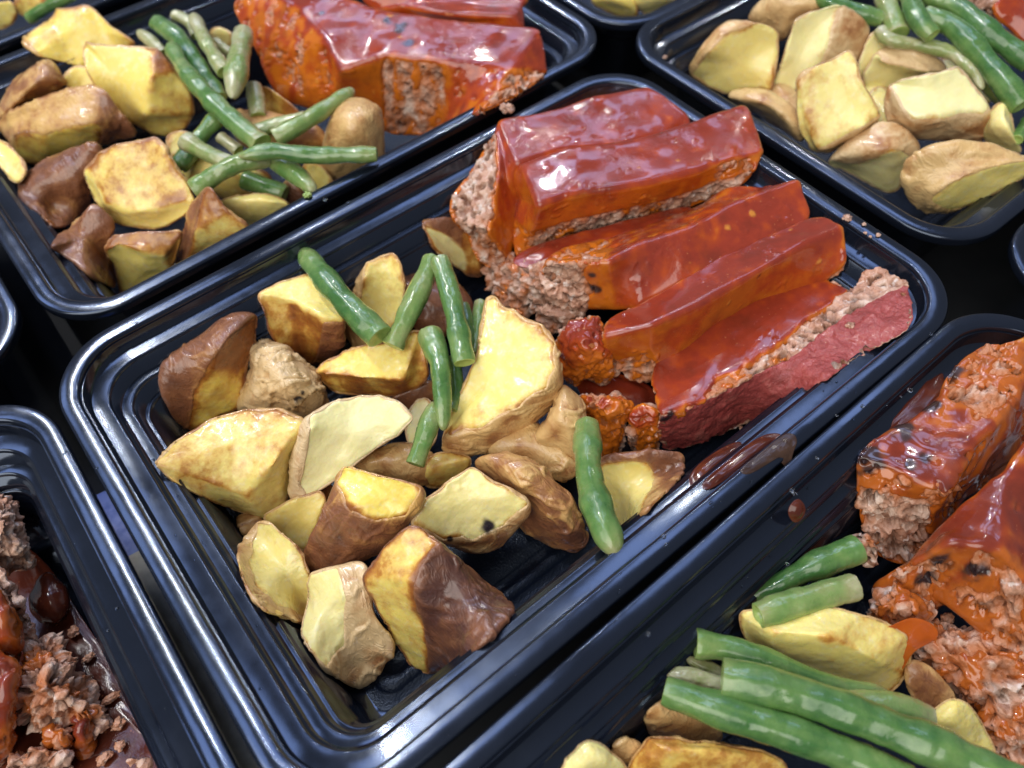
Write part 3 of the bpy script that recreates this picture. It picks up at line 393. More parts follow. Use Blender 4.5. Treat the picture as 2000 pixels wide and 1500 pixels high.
["UL","orange brown potato in shade under the crossed beans",7,[[-15.6,153.6,-9.0],[-7.1,149.5,-8.0],[-0.0,138.7,-8.0],[8.3,128.0,-10.0],[6.2,123.6,-16.0],[-6.4,133.7,-20.0],[-15.4,145.1,-18.0],[-9.6,131.8,-6.0]],[[1,0.5,[7,1,0]],[1,0.5,[7,2,1]],[1,0.5,[7,3,2]],[1,0.5,[7,4,3]],[1,0.5,[7,5,4]],[1,0.5,[7,6,5]],[1,0.5,[7,0,6]]],0,12,0.2,1,0.5,4,[]],
["UL","yellow potato in shade left of the cut bean end",7,[[-38.2,149.0,-12.0],[-32.5,146.6,-10.0],[-24.9,130.1,-12.0],[-17.2,122.4,-14.0],[-20.1,121.7,-22.0],[-34.4,130.5,-22.0],[-41.7,140.4,-18.0],[-32.0,126.6,-10.0]],[[0,0.3,[7,1,0]],[0,0.3,[7,2,1]],[0,0.3,[7,3,2]],[0,0.3,[7,4,3]],[0,0.3,[7,5,4]],[0,0.3,[7,6,5]],[0,0.3,[7,0,6]]],0,10,0.3,1,0.5,4,[]],
["UR","round potato half with smooth yellow face at the left end of the upper right tray",13,[[139.6,64.4,-10.0],[141.5,62.0,-2.0],[147.8,59.8,6.0],[152.7,55.0,8.0],[157.9,48.9,7.0],[161.7,44.3,4.0],[160.9,40.7,-2.0],[157.4,38.1,-9.0],[156.8,37.7,-14.0],[153.7,43.7,-15.0],[149.4,51.4,-20.0],[144.6,58.3,-17.0],[141.8,64.2,-14.0],[139.6,56.5,0.0],[146.3,55.5,5.0],[153.5,51.1,7.0]],[[1,0.4675,[13,14,2,1,0,12]],[1,0.425,[14,15,4,3,2]],[0,0.1275,[12,11,10,9,8,7,6,5,15,14,13]],[0,0.17,[15,5,4]]],0,15,0.45,1,0.48,4,[]],
["UR","light brown potato at the back, cut off by the top of the photo",9,[[172.9,65.0,-4.0],[175.4,63.2,4.0],[180.7,59.2,8.0],[189.6,48.2,8.0],[188.0,43.3,5.0],[183.3,48.8,-0.0],[181.3,51.6,-8.0],[177.7,53.0,-8.0],[176.3,59.9,-6.0],[176.1,50.6,7.0]],[[1,0.2975,[9,1,0]],[1,0.2975,[9,2,1]],[1,0.2975,[9,3,2]],[1,0.2975,[9,4,3]],[1,0.2975,[9,5,4]],[1,0.2975,[9,6,5]],[1,0.2975,[9,7,6]],[1,0.2975,[9,8,7]],[1,0.2975,[9,0,8]]],0,14,0.55,1.2,0.4,4,[]],
["UR","tall potato with pale matte face and brown skinned right side",15,[[164.2,39.9,0.0],[167.2,41.7,8.0],[172.2,39.9,10.0],[181.7,33.5,12.0],[185.6,29.2,10.0],[188.6,24.6,6.0],[189.0,22.7,-2.0],[186.1,22.1,-8.0],[182.7,26.1,-4.0],[171.6,28.5,-8.0],[165.2,31.2,-12.0],[164.8,32.3,-18.0],[159.4,38.0,-17.0],[162.4,39.6,-12.0],[163.1,38.9,-5.0],[180.2,33.9,11.0],[173.5,29.2,2.0]],[[0,0.034,[14,13,12,11,10,9,16,15,2,1,0]],[0,0.17,[15,3,2]],[1,0.4675,[16,6,5,4,3,15]],[1,0.425,[9,8,7,6,16]]],0,15,0.85,1.2,0.48,4,[]],
["UR","golden kite shaped potato leaning on the near rim of the upper right tray",12,[[145.4,20.5,4.0],[151.7,18.4,8.0],[161.4,14.5,12.0],[160.9,9.8,9.0],[159.2,1.9,4.0],[161.3,-5.3,-4.0],[161.7,-5.2,-8.0],[155.6,0.2,-16.0],[151.9,3.4,-21.0],[147.2,6.6,-18.0],[142.0,10.3,-12.0],[143.8,16.3,-4.0],[152.9,-5.1,-3.0],[143.3,3.3,-14.0]],[[0,0.34,[13,12,5,4,3,2,1,0]],[0,0.425,[11,10,9,13,0]],[1,0.3825,[9,8,7,6,5,12,13]]],0,16,0.5,1,0.4,4,[]],
["UR","brown skinned potato low beside the near rim, under the yellow round half",9,[[139.0,43.2,-12.0],[142.3,40.7,-9.0],[146.5,35.9,-8.0],[149.3,27.6,-9.0],[150.7,19.2,-12.0],[146.9,12.2,-18.0],[154.1,25.8,-24.0],[149.8,36.9,-20.0],[143.9,42.0,-16.0],[139.3,25.1,-6.0]],[[1,0.34,[9,1,0]],[1,0.34,[9,2,1]],[1,0.34,[9,3,2]],[1,0.34,[9,4,3]],[1,0.34,[9,5,4]],[1,0.34,[9,6,5]],[1,0.34,[9,7,6]],[1,0.34,[9,8,7]],[1,0.34,[9,0,8]]],0,12,0.45,1,0.4,4,[]],
["UR","potato with whitish blistered top and shiny brown sides, under the beans",12,[[164.9,-3.5,0.0],[167.0,-2.0,4.0],[168.6,-5.7,8.0],[179.0,-13.1,10.0],[183.1,-14.6,10.0],[184.2,-19.0,8.0],[185.3,-29.8,2.0],[188.7,-32.6,-10.0],[188.1,-31.0,-13.0],[180.6,-20.0,-15.0],[173.0,-13.0,-13.0],[166.7,-6.9,-8.0],[164.6,-5.9,5.0],[162.5,-15.9,0.0],[171.5,-22.7,1.0],[182.6,-29.6,1.0]],[[0,0.051,[12,13,14,15,6,5,4,3,2,1]],[1,0.3825,[11,10,13,12,1,0]],[1,0.357,[10,9,14,13]],[1,0.425,[9,8,7,15,14]],[1,0.425,[7,6,15]]],0,16,1,1,0.4,4,[]],
["UR","wrinkled tan potato wedge in the near corner of the upper right tray",12,[[145.2,-28.5,-8.0],[146.8,-27.3,-2.0],[149.0,-28.9,3.0],[156.1,-34.6,6.0],[162.8,-42.0,6.0],[168.0,-51.3,4.0],[169.3,-54.2,3.0],[172.3,-55.1,-4.0],[164.0,-50.3,-11.0],[160.3,-43.7,-20.0],[155.7,-39.9,-22.0],[149.8,-34.1,-18.0],[146.8,-39.5,-10.0],[151.7,-43.0,-2.0],[160.6,-48.7,2.0]],[[1,0.272,[12,13,14,6,5,4,3,2,1,0]],[0,0.153,[9,8,7,6,14,13,12]],[1,0.255,[11,10,9,12,0]]],0,16,0.35,1.8,0.32000000000000006,4,[]],
["UR","potato with greenish face low in the middle of the upper right tray",9,[[145.9,-0.2,-18.0],[155.0,-4.8,-8.0],[158.9,-6.7,-5.0],[163.8,-12.2,-5.0],[166.5,-21.5,-10.0],[166.1,-21.6,-16.0],[164.4,-22.3,-28.0],[161.5,-18.2,-30.0],[156.6,-7.2,-26.0],[152.4,-17.2,-6.0],[152.4,-9.5,-18.0]],[[1,0.3825,[9,3,2,1,0]],[1,0.34,[9,5,4,3]],[1,0.34,[10,9,0]],[0,0.187,[10,8,7,6,5,9]],[0,0.2125,[8,10,0]]],0,14,0.85,1.2,0.32000000000000006,4,[]],
["UR","pale potato strip right of the tall matte potato",6,[[183.2,19.1,-6.0],[187.6,21.7,2.0],[190.7,20.9,4.0],[193.6,16.5,2.0],[190.0,15.3,-4.0],[187.1,17.0,-12.0]],[[0,0.051,[5,4,3,2,1,0]]],0,10,0.85,1.0,0.4,4,[]],
["UR","potato with translucent yellow face and brown top in the middle of the tray",10,[[183.1,15.7,-8.0],[185.7,15.4,0.0],[189.1,13.0,3.0],[194.6,6.0,3.0],[199.7,-2.6,0.0],[201.5,-4.9,-4.0],[196.9,2.4,-8.0],[190.6,8.1,-12.0],[189.1,10.9,-16.0],[184.8,14.5,-12.0],[182.5,11.5,0.0],[192.8,-1.4,-2.0]],[[1,0.255,[10,11,5,4,3,2,1]],[0,0.1275,[9,8,7,6,5,11,10,1,0]]],0,12,0.75,1,0.32000000000000006,4,[]],
["UR","small pale potato bit behind the whitish topped potato",4,[[181.3,10.1,-12.0],[187.2,7.6,-11.0],[182.2,0.1,-18.0],[178.7,3.1,-18.0]],[[0,0.1275,[3,2,1,0]]],0,8,0.85,1.0,0.4,4,[]],
["UR","yellow potato wedge standing at the right edge under the beans",5,[[186.7,-30.7,-4.0],[192.0,-31.6,2.0],[188.8,-38.6,-2.0],[190.0,-46.4,-10.0],[189.1,-34.8,-12.0],[180.8,-38.6,2.0]],[[0,0.1275,[5,1,0]],[0,0.1275,[5,2,1]],[0,0.1275,[5,3,2]],[0,0.1275,[5,4,3]],[0,0.1275,[5,0,4]]],0,10,0.65,1.0,0.4,4,[]],
["UR","shaded potato between the golden kite shaped one and the whitish topped one",6,[[185.6,17.6,-14.0],[191.6,14.6,-12.0],[181.5,-3.5,-14.0],[176.5,-8.9,-18.0],[176.6,-0.1,-20.0],[183.0,13.9,-18.0],[178.8,5.0,-12.0]],[[0,0.255,[6,1,0]],[0,0.255,[6,2,1]],[0,0.255,[6,3,2]],[0,0.255,[6,4,3]],[0,0.255,[6,5,4]],[0,0.255,[6,0,5]]],0,12,0.65,1.0,0.4,4,[]],
["UR","shaded brown potato under the left side of the pale matte one",5,[[161.0,42.4,-16.0],[165.7,34.5,-14.0],[158.4,22.5,-16.0],[152.3,17.7,-20.0],[157.2,30.6,-20.0],[155.1,28.5,-13.0]],[[1,0.3825,[5,1,0]],[1,0.3825,[5,2,1]],[1,0.3825,[5,3,2]],[1,0.3825,[5,4,3]],[1,0.3825,[5,0,4]]],0,12,0.55,1.0,0.4,4,[]],
["UR","shaded potato under the thick curved bean",5,[[214.9,6.0,-10.0],[216.9,-7.3,-8.0],[208.8,-22.7,-10.0],[209.0,-15.6,-14.0],[212.0,-2.0,-14.0],[208.1,-10.1,-8.0]],[[0,0.2125,[5,1,0]],[0,0.2125,[5,2,1]],[0,0.2125,[5,3,2]],[0,0.2125,[5,4,3]],[0,0.2125,[5,0,4]]],0,12,0.65,1.0,0.4,4,[]],
["RB","yellow potato with an orange sauce blot under the two short beans",13,[[-6.1,-94.3,-15.0],[-4.2,-94.5,-13.0],[2.9,-101.6,-10.0],[9.6,-106.7,-9.0],[14.0,-112.3,-10.0],[18.4,-117.5,-13.0],[20.9,-122.2,-16.0],[21.3,-126.0,-22.0],[19.8,-128.5,-28.0],[14.2,-129.0,-32.0],[5.8,-119.5,-27.0],[-4.7,-105.7,-24.0],[-7.3,-98.6,-20.0],[-5.4,-102.5,-8.0],[2.2,-110.8,-6.0],[9.5,-120.2,-13.0]],[[0,0.15,[13,2,1,0]],[0,0.1,[13,14,4,3,2]],[0,0.4,[14,15,6,5,4]],[0,0.3,[15,8,7,6]],[0,0.2,[15,14,10,9,8]],[0,0.12,[14,13,11,10]],[0,0.2,[13,0,12,11]]],0,12,0.35,1,0.4,5,[]],
["RB","brown edged potato under the left ends of the long beans",7,[[-38.6,-95.9,-17.0],[-34.3,-96.1,-17.0],[-30.2,-98.6,-20.0],[-23.4,-109.5,-30.0],[-29.2,-108.8,-36.0],[-35.5,-102.4,-36.0],[-37.2,-98.6,-32.0],[-33.4,-100.7,-22.0]],[[1,0.45,[7,1,0]],[1,0.45,[7,2,1]],[1,0.45,[7,3,2]],[1,0.45,[7,4,3]],[1,0.45,[7,5,4]],[1,0.45,[7,6,5]],[1,0.45,[7,0,6]]],0,12,0.4,1.2,0.4,4,[]],
["RB","broad toasted orange potato at the bottom edge of the photo",8,[[-48.8,-102.1,-22.0],[-43.6,-100.2,-16.0],[-41.2,-101.0,-14.0],[-33.8,-107.9,-14.0],[-26.4,-115.2,-16.0],[-21.6,-123.1,-20.0],[-26.0,-125.5,-28.0],[-46.5,-109.3,-30.0],[-40.5,-107.0,-12.0]],[[0,0.62,[8,1,0]],[0,0.62,[8,2,1]],[0,0.62,[8,3,2]],[0,0.62,[8,4,3]],[0,0.62,[8,5,4]],[0,0.62,[8,6,5]],[0,0.62,[8,7,6]],[0,0.62,[8,0,7]]],0,14,0.2,1,0.5,5,[]],
["RB","pale green potato chunk in the bottom centre of the photo",7,[[-61.8,-93.5,-11.0],[-56.5,-92.0,-11.0],[-53.3,-92.8,-11.0],[-51.2,-96.8,-14.0],[-49.9,-102.2,-20.0],[-55.1,-102.7,-28.0],[-64.3,-96.8,-17.5],[-55.5,-96.8,-11.0]],[[0,0.12,[7,1,0]],[0,0.12,[7,2,1]],[0,0.12,[7,3,2]],[0,0.12,[7,4,3]],[0,0.12,[7,5,4]],[0,0.12,[7,6,5]],[0,0.12,[7,0,6]]],0,14,0.6,1,0.4,5,[]],
["RB","small tan potato between the pale green chunk and the toasted orange one",5,[[-50.2,-96.6,-18.0],[-46.0,-96.1,-17.0],[-43.4,-100.7,-20.0],[-45.8,-102.6,-26.0],[-49.8,-99.2,-27.0]],[[1,0.3,[4,3,2,1,0]]],0,10,0.4,1.0,0.5,4,[]],
["RB","yellow potato among the crumbled meat, right of the long beans",7,[[9.7,-138.0,-22.0],[14.0,-136.7,-18.0],[17.9,-137.9,-16.0],[20.1,-142.3,-18.0],[20.6,-150.9,-26.0],[17.9,-153.0,-30.0],[12.1,-142.7,-30.0],[13.2,-141.0,-16.0]],[[0,0.15,[7,1,0]],[0,0.15,[7,2,1]],[0,0.15,[7,3,2]],[0,0.15,[7,4,3]],[0,0.15,[7,5,4]],[0,0.15,[7,6,5]],[0,0.15,[7,0,6]]],0,12,0.3,1,0.4,5,[]],
["RB","brown potato skin with a white fleck beside the crumbled meat",5,[[17.5,-129.3,-26.0],[23.2,-127.6,-24.0],[25.2,-139.1,-28.0],[21.5,-140.5,-32.0],[18.5,-138.9,-34.0]],[[1,0.8,[4,3,2,1,0]]],0,10,0.3,1.0,0.5,4,[]],
["T","yellow potato in the far tray at the top middle of the photo",6,[[142.3,124.6,-10.0],[146.6,122.0,-6.0],[153.6,116.9,-6.0],[155.4,108.8,-14.0],[154.2,115.8,-18.0],[146.3,120.9,-14.0],[145.7,112.3,-6.0]],[[0,0.2,[6,1,0]],[0,0.2,[6,2,1]],[0,0.2,[6,3,2]],[0,0.2,[6,4,3]],[0,0.2,[6,5,4]],[0,0.2,[6,0,5]]],0,12,0.2,1.0,0.5,4,[]],
["T","pale brown bottomed potato in the far tray, right of the yellow one",6,[[154.4,114.1,-10.0],[158.3,112.6,-5.0],[168.6,103.9,-6.0],[169.6,102.4,-12.0],[165.2,108.2,-17.0],[159.0,111.7,-15.0],[156.9,103.6,-6.0]],[[0,0.25,[6,1,0]],[0,0.25,[6,2,1]],[0,0.25,[6,3,2]],[0,0.25,[6,4,3]],[0,0.25,[6,5,4]],[0,0.25,[6,0,5]]],0,12,0.5,1.0,0.5,4,[]],
["TL","pale potato at the top left corner of the photo",6,[[-60.8,279.5,-5.0],[-56.5,277.4,-3.0],[-53.2,273.8,-2.0],[-52.4,272.3,-5.0],[-55.0,275.6,-11.0],[-62.8,281.2,-14.0]],[[0,0.2,[5,4,3,2,1,0]]],0,14,0.3,1.0,0.5,4,[]],
["TL","golden potato by the bean at the top left corner of the photo",5,[[-52.7,272.5,-5.0],[-48.0,272.4,0.0],[-39.1,263.1,2.0],[-44.3,263.0,-4.0],[-49.5,272.5,-10.0]],[[0,0.45,[4,3,2,1,0]]],0,14,0.3,1.0,0.5,4,[]]],
"meat":[
["C","rearmost sauced meatloaf slice of the centre tray with crumbled left end","meatloaf_slice",20,[[48.8,71.1,0.0],[52.8,72.7,1.5],[65.6,66.5,2.0],[85.2,61.1,2.0],[103.0,53.1,2.0],[104.3,46.0,2.0],[105.2,36.3,0.0],[102.5,32.1,-2.0],[93.7,37.6,-6.0],[76.6,46.6,-8.0],[58.5,54.5,-10.0],[44.1,52.1,-14.0],[29.5,41.2,-26.0],[21.7,44.9,-26.0],[23.5,54.9,-21.5],[19.9,57.7,-12.0],[22.3,61.7,-8.0],[28.8,63.5,-5.5],[37.4,67.2,-5.0],[42.1,67.7,0.0],[45.0,54.5,0.0],[58.6,50.0,1.0],[77.6,39.3,0.0],[92.7,34.5,-1.0],[37.3,56.1,-2.0],[23.6,44.4,-10.0],[40.6,54.3,-8.0]],[[1,0,[20,21,3,2,1]],[1,0,[21,22,4,3]],[1,0,[22,23,6,5,4]],[1,0,[23,8,7,6]],[1,0,[22,9,8,23]],[1,0,[21,10,9,22]],[1,0,[20,26,11,10,21]],[0.9,0,[24,26,20,1,0]],[0.85,0,[25,12,11,26,24]],[0.05,0,[19,18,17,24,0]],[0,0,[15,25,24,17,16]],[0.1,0,[14,25,15]],[0.3,0,[13,12,25,14]]],0,24,1.0,5,[]],
["C","second meatloaf slice, tall, with sauce dripping over its meaty front","meatloaf_slice",20,[[44.3,50.4,2.0],[57.8,46.0,3.0],[76.0,35.7,3.0],[92.1,30.3,3.0],[107.0,26.8,3.0],[117.7,24.6,3.0],[120.5,22.2,3.0],[114.1,11.8,2.0],[108.2,4.6,2.0],[102.8,2.2,-1.0],[99.1,3.3,-5.5],[92.8,12.5,-15.0],[80.8,18.3,-19.0],[67.7,23.7,-20.0],[52.7,30.8,-21.0],[39.2,35.3,-24.0],[32.7,39.9,-24.0],[38.4,47.7,-16.0],[45.6,55.7,-16.0],[44.2,56.3,-8.0],[36.1,32.7,2.0],[44.1,30.1,3.0],[57.4,23.0,3.0],[71.0,16.2,3.0],[86.5,10.8,3.0],[34.9,35.0,-10.0],[47.5,29.6,-9.0],[62.2,23.2,-8.5],[76.2,16.5,-8.0],[91.5,11.0,-7.0]],[[1,0,[20,21,1,0]],[1,0,[21,22,2,1]],[1,0,[22,23,3,2]],[1,0,[23,24,4,3]],[1,0,[24,8,7,6,5,4]],[0.95,0,[25,26,21,20]],[0.85,0,[26,27,22,21]],[0.95,0,[27,28,23,22]],[0.9,0,[28,29,24,23]],[0.55,0,[29,9,8,24]],[0.4,0,[15,14,26,25]],[0.1,0,[14,13,27,26]],[0.45,0,[13,12,28,27]],[0.05,0,[12,11,29,28]],[0.0,0,[11,10,9,29]],[1,0,[18,20,0,19]],[0.95,0,[17,25,20,18]],[0.55,0,[16,15,25,17]]],0,24,1.0,5,[]],
["C","third meatloaf slice with orange back slope and charred left end","meatloaf_slice",18,[[24.9,16.1,-4.0],[37.1,21.4,-10.0],[53.2,16.8,-12.0],[69.8,12.2,-12.0],[85.5,6.7,-10.0],[93.2,3.1,-4.0],[97.0,-6.8,0.0],[105.8,-12.5,2.0],[102.8,-18.2,0.0],[99.1,-23.2,-2.0],[83.1,-19.9,-3.0],[65.9,-16.9,-4.0],[52.6,-14.1,-6.0],[40.7,-10.6,-11.0],[37.3,-3.1,-16.0],[32.2,4.1,-18.0],[30.7,13.2,-26.0],[26.2,18.9,-20.0],[30.7,6.0,1.0],[36.9,0.8,2.0],[48.3,-0.5,2.0],[63.6,-4.9,2.0],[84.3,-7.3,2.0]],[[0.55,0,[18,19,2,1,0]],[0.8,0,[19,20,3,2]],[0.8,0,[20,21,4,3]],[0.8,0,[21,22,6,5,4]],[0.9,0,[22,7,6]],[0.75,0,[15,14,19,18]],[1,0,[14,13,20,19]],[1,0,[13,12,21,20]],[1,0,[12,11,10,22,21]],[1,0,[10,9,8,7,22]],[0.0,0,[17,16,15,18,0]]],0,22,1.0,5,[[31.7,0.8,-8.0,2.4],[33.5,4.0,-3.0,1.4]]],
["C","fourth meatloaf slice, glazed ridge overhanging the lying slice","meatloaf_slice",20,[[21.3,-15.0,-6.0],[28.3,-10.5,-8.0],[37.8,-12.9,-7.0],[52.2,-14.9,-5.0],[66.1,-16.7,-4.0],[83.1,-19.9,-3.0],[97.6,-23.2,-2.0],[102.7,-27.1,-1.0],[102.6,-33.6,0.0],[98.1,-40.2,-5.5],[97.0,-40.1,-9.0],[90.2,-38.6,-14.0],[71.8,-30.4,-15.0],[57.5,-27.9,-16.0],[39.8,-28.4,-17.0],[35.1,-27.4,-21.0],[33.8,-26.5,-27.0],[28.3,-21.9,-28.0],[25.8,-16.8,-21.0],[22.3,-15.3,-14.0],[31.3,-22.9,-1.0],[45.9,-26.5,0.0],[68.7,-29.5,1.0],[86.2,-31.0,1.0],[31.3,-24.2,-11.0]],[[0.95,0,[20,2,1,0]],[1,0,[20,21,3,2]],[1,0,[21,22,5,4,3]],[1,0,[22,23,6,5]],[1,0,[23,8,7,6]],[1,0,[24,15,14,21,20]],[1,0,[14,13,12,22,21]],[1,0,[12,11,23,22]],[1,0,[11,10,9,8,23]],[0.45,0,[18,17,16,15,24]],[0.95,0,[19,18,24,20,0]]],0,22,1.0,5,[[68.7,-32.1,0.0,1.2]]],
["C","front meatloaf slice lying flat with bare dark red crust edge","meatloaf_slice",19,[[18.7,-42.1,-14.0],[28.0,-30.4,-18.0],[39.0,-24.4,-17.0],[57.5,-27.6,-15.0],[78.2,-29.8,-14.0],[92.5,-35.9,-13.0],[94.4,-47.4,-11.0],[97.2,-47.8,-8.0],[101.5,-48.5,-4.0],[102.3,-55.8,-3.0],[101.5,-59.3,-3.0],[89.5,-68.7,0.0],[81.9,-70.0,0.0],[73.6,-66.6,-5.5],[56.8,-65.2,-5.5],[48.4,-52.3,-36.0],[33.3,-47.7,-38.0],[24.4,-43.2,-38.0],[21.9,-40.5,-28.0],[28.7,-46.1,-13.0],[42.2,-49.0,-12.0],[61.3,-52.8,-10.0],[73.5,-53.2,-8.0],[85.1,-54.4,-6.0],[39.6,-43.9,-13.5],[57.3,-47.9,-11.0],[73.2,-47.6,-10.0],[85.3,-48.0,-9.0]],[[1,0,[19,24,3,2,1,0]],[1,0,[24,25,4,3]],[1,0,[25,26,5,4]],[0.9,0,[26,27,6,5]],[0.6,0,[20,24,19]],[0.35,0,[20,21,25,24]],[0.05,0,[21,22,26,25]],[0,0,[22,23,27,26]],[0,0,[23,10,9,8,7,6,27]],[0.3,1,[18,17,16,19,0]],[0.1,1,[16,15,20,19]],[0,1,[15,14,21,20]],[0,1,[14,13,22,21]],[0,1,[13,12,23,22]],[0,1,[12,11,10,23]]],0,14,1.0,5,[[19.1,-44.2,-16.0,2.5],[20.9,-44.0,-14.0,1.6]]],
["C","sauced meatloaf lump above the crescent wedge, under the third slice","meatloaf_chunk",11,[[16.2,-0.7,-14.0],[20.0,-3.3,-10.0],[27.9,-6.8,-10.0],[24.2,-13.1,-12.0],[24.3,-17.8,-18.0],[25.1,-18.3,-28.0],[22.0,-15.5,-30.0],[18.8,-13.1,-28.0],[16.0,-11.3,-30.0],[12.7,-9.0,-27.0],[13.9,-4.4,-20.0],[15.6,-13.4,-6.0],[16.1,-14.8,-14.0]],[[1,0,[11,3,2,1,0]],[1,0,[10,9,12,11,0]],[1,0,[12,4,3,11]],[0.7,0,[7,6,5,4,12]],[0.7,0,[9,8,7,12]]],0,14,1.15,5,[]],
["C","orange sauced meatloaf lump right of the wrinkled yellow potato","meatloaf_chunk",10,[[8.5,-20.4,-20.0],[10.2,-22.4,-18.0],[17.5,-29.1,-18.0],[18.0,-32.8,-22.0],[16.4,-32.3,-28.0],[13.6,-34.4,-36.0],[10.6,-34.0,-40.0],[8.0,-31.9,-40.0],[8.7,-27.7,-34.0],[8.8,-22.0,-26.0],[9.1,-30.9,-17.0]],[[0.68,0,[10,1,0]],[0.68,0,[10,2,1]],[0.68,0,[10,3,2]],[0.68,0,[10,4,3]],[0.68,0,[10,5,4]],[0.68,0,[10,6,5]],[0.68,0,[10,7,6]],[0.68,0,[10,8,7]],[0.68,0,[10,9,8]],[0.68,0,[10,0,9]]],0,12,1.25,5,[]],
["C","little meatloaf block with a white cut side at the foot of the front slice","meatloaf_chunk",8,[[17.5,-34.0,-20.0],[19.8,-35.1,-18.0],[21.9,-38.0,-18.0],[22.1,-40.6,-26.0],[21.6,-42.4,-36.0],[15.9,-37.6,-37.0],[15.3,-35.9,-33.0],[15.2,-34.4,-24.0],[15.2,-36.7,-22.0]],[[1,0,[7,8,3,2,1,0]],[0.75,0,[5,4,3,8]],[0.1,0,[6,5,8,7]]],0,10,1.3,5,[]],
["C","heap of crumbled bare meat at the left end of the third slice","meatloaf_chunk",14,[[23.1,47.1,-28.0],[27.6,45.6,-26.0],[30.6,40.7,-24.0],[29.7,29.5,-18.0],[31.6,23.9,-14.0],[31.5,15.0,-8.0],[34.0,9.3,-5.0],[30.7,3.2,-16.0],[30.6,3.5,-20.0],[26.8,11.8,-24.0],[22.6,16.9,-28.0],[19.3,23.5,-30.0],[18.8,31.4,-32.0],[19.8,39.6,-32.0],[21.6,19.6,-12.0],[25.3,11.3,-9.0]],[[0.35,0,[13,14,3,2,1,0]],[0.2,0,[14,15,5,4,3]],[0.0,0,[15,7,6,5]],[0.05,0,[14,10,9,8,7,15]],[0.4,0,[13,12,11,10,14]]],0,14,1.6,5,[]],
["C","pink crumbly meat lump between the crumbled heap and the sauced lump","meatloaf_chunk",6,[[20.1,14.9,-22.0],[24.3,12.3,-19.0],[29.4,2.6,-17.0],[27.0,1.0,-22.0],[22.5,6.1,-25.0],[20.4,13.0,-26.0]],[[0.1,0,[5,4,3,2,1,0]]],0,10,1.4,4,[]],
["UL","wide meatloaf slice with black charred spot in the upper left tray","meatloaf_slice",20,[[15.9,198.3,4.0],[27.0,191.9,8.0],[41.4,174.6,10.0],[51.1,148.7,9.0],[60.5,134.7,9.0],[73.7,116.1,9.0],[89.7,98.1,9.0],[86.9,91.8,4.0],[83.6,86.5,0.0],[64.8,80.8,2.0],[49.4,81.8,2.0],[49.2,108.0,-21.0],[35.3,123.6,-24.0],[35.9,128.2,-20.0],[30.3,142.0,-16.0],[17.2,153.5,-20.0],[11.3,161.9,-18.0],[10.5,169.1,-14.0],[13.0,179.7,-8.0],[14.0,190.2,-2.0],[30.2,168.3,9.0],[27.9,145.9,7.0],[25.5,133.0,3.0],[39.6,126.2,6.0],[55.3,106.8,6.0],[72.4,90.2,5.0],[24.9,140.0,-8.0]],[[0.66,0,[19,20,1,0]],[0.7,0,[18,21,20,19]],[0.66,0,[17,26,21,18]],[0.9,0,[26,22,21]],[0.75,0,[16,15,26,17]],[0.9,0,[15,14,26]],[1,0,[20,2,1]],[1,0,[21,3,2,20]],[1,0,[22,23,4,3,21]],[1,0,[23,24,5,4]],[1,0,[24,25,6,5]],[0.9,0,[25,8,7,6]],[1,0,[26,14,13,23,22]],[0.35,0,[13,12,11,24,23]],[0.75,0,[11,10,25,24]],[0.35,0,[10,9,8,25]]],0,22,1.0,5,[[52.5,133.6,10.0,3.2],[50.3,124.4,8.0,2.4],[51.1,139.2,10.0,2.2],[34.2,160.4,9.0,1.6]]],
["UL","meatloaf slice behind the charred one, cut off by the top of the photo","meatloaf_slice",7,[[60.2,163.0,8.0],[101.4,127.3,8.0],[98.7,118.9,6.0],[93.7,112.8,2.0],[82.3,128.4,0.0],[68.7,148.5,0.0],[58.0,160.2,2.0],[63.5,150.9,6.0],[73.1,131.2,7.0],[92.0,115.7,6.0]],[[1,0,[6,7,8,9,2,1,0]],[1,0,[5,4,3,9,8,7,6]],[1,0,[9,3,2]]],0,18,1.0,4,[]],
["UR","sauced meatloaf end at the top right corner of the photo","meatloaf_slice",6,[[232.3,-0.6,6.0],[238.5,1.0,10.0],[246.6,-7.5,12.0],[236.3,-20.6,0.0],[234.5,-13.7,0.0],[233.5,-6.0,3.0]],[[1,0,[5,4,3,2,1,0]]],0,14,1.0,4,[]],
["UR","bare crumbly meat piece at the top right, behind the glossy bean","meatloaf_chunk",5,[[227.5,8.7,8.0],[235.7,6.7,10.0],[238.7,-2.5,10.0],[234.7,-0.4,5.0],[230.1,2.0,5.0]],[[0.1,0,[4,3,2,1,0]]],0,12,1.4,4,[]],
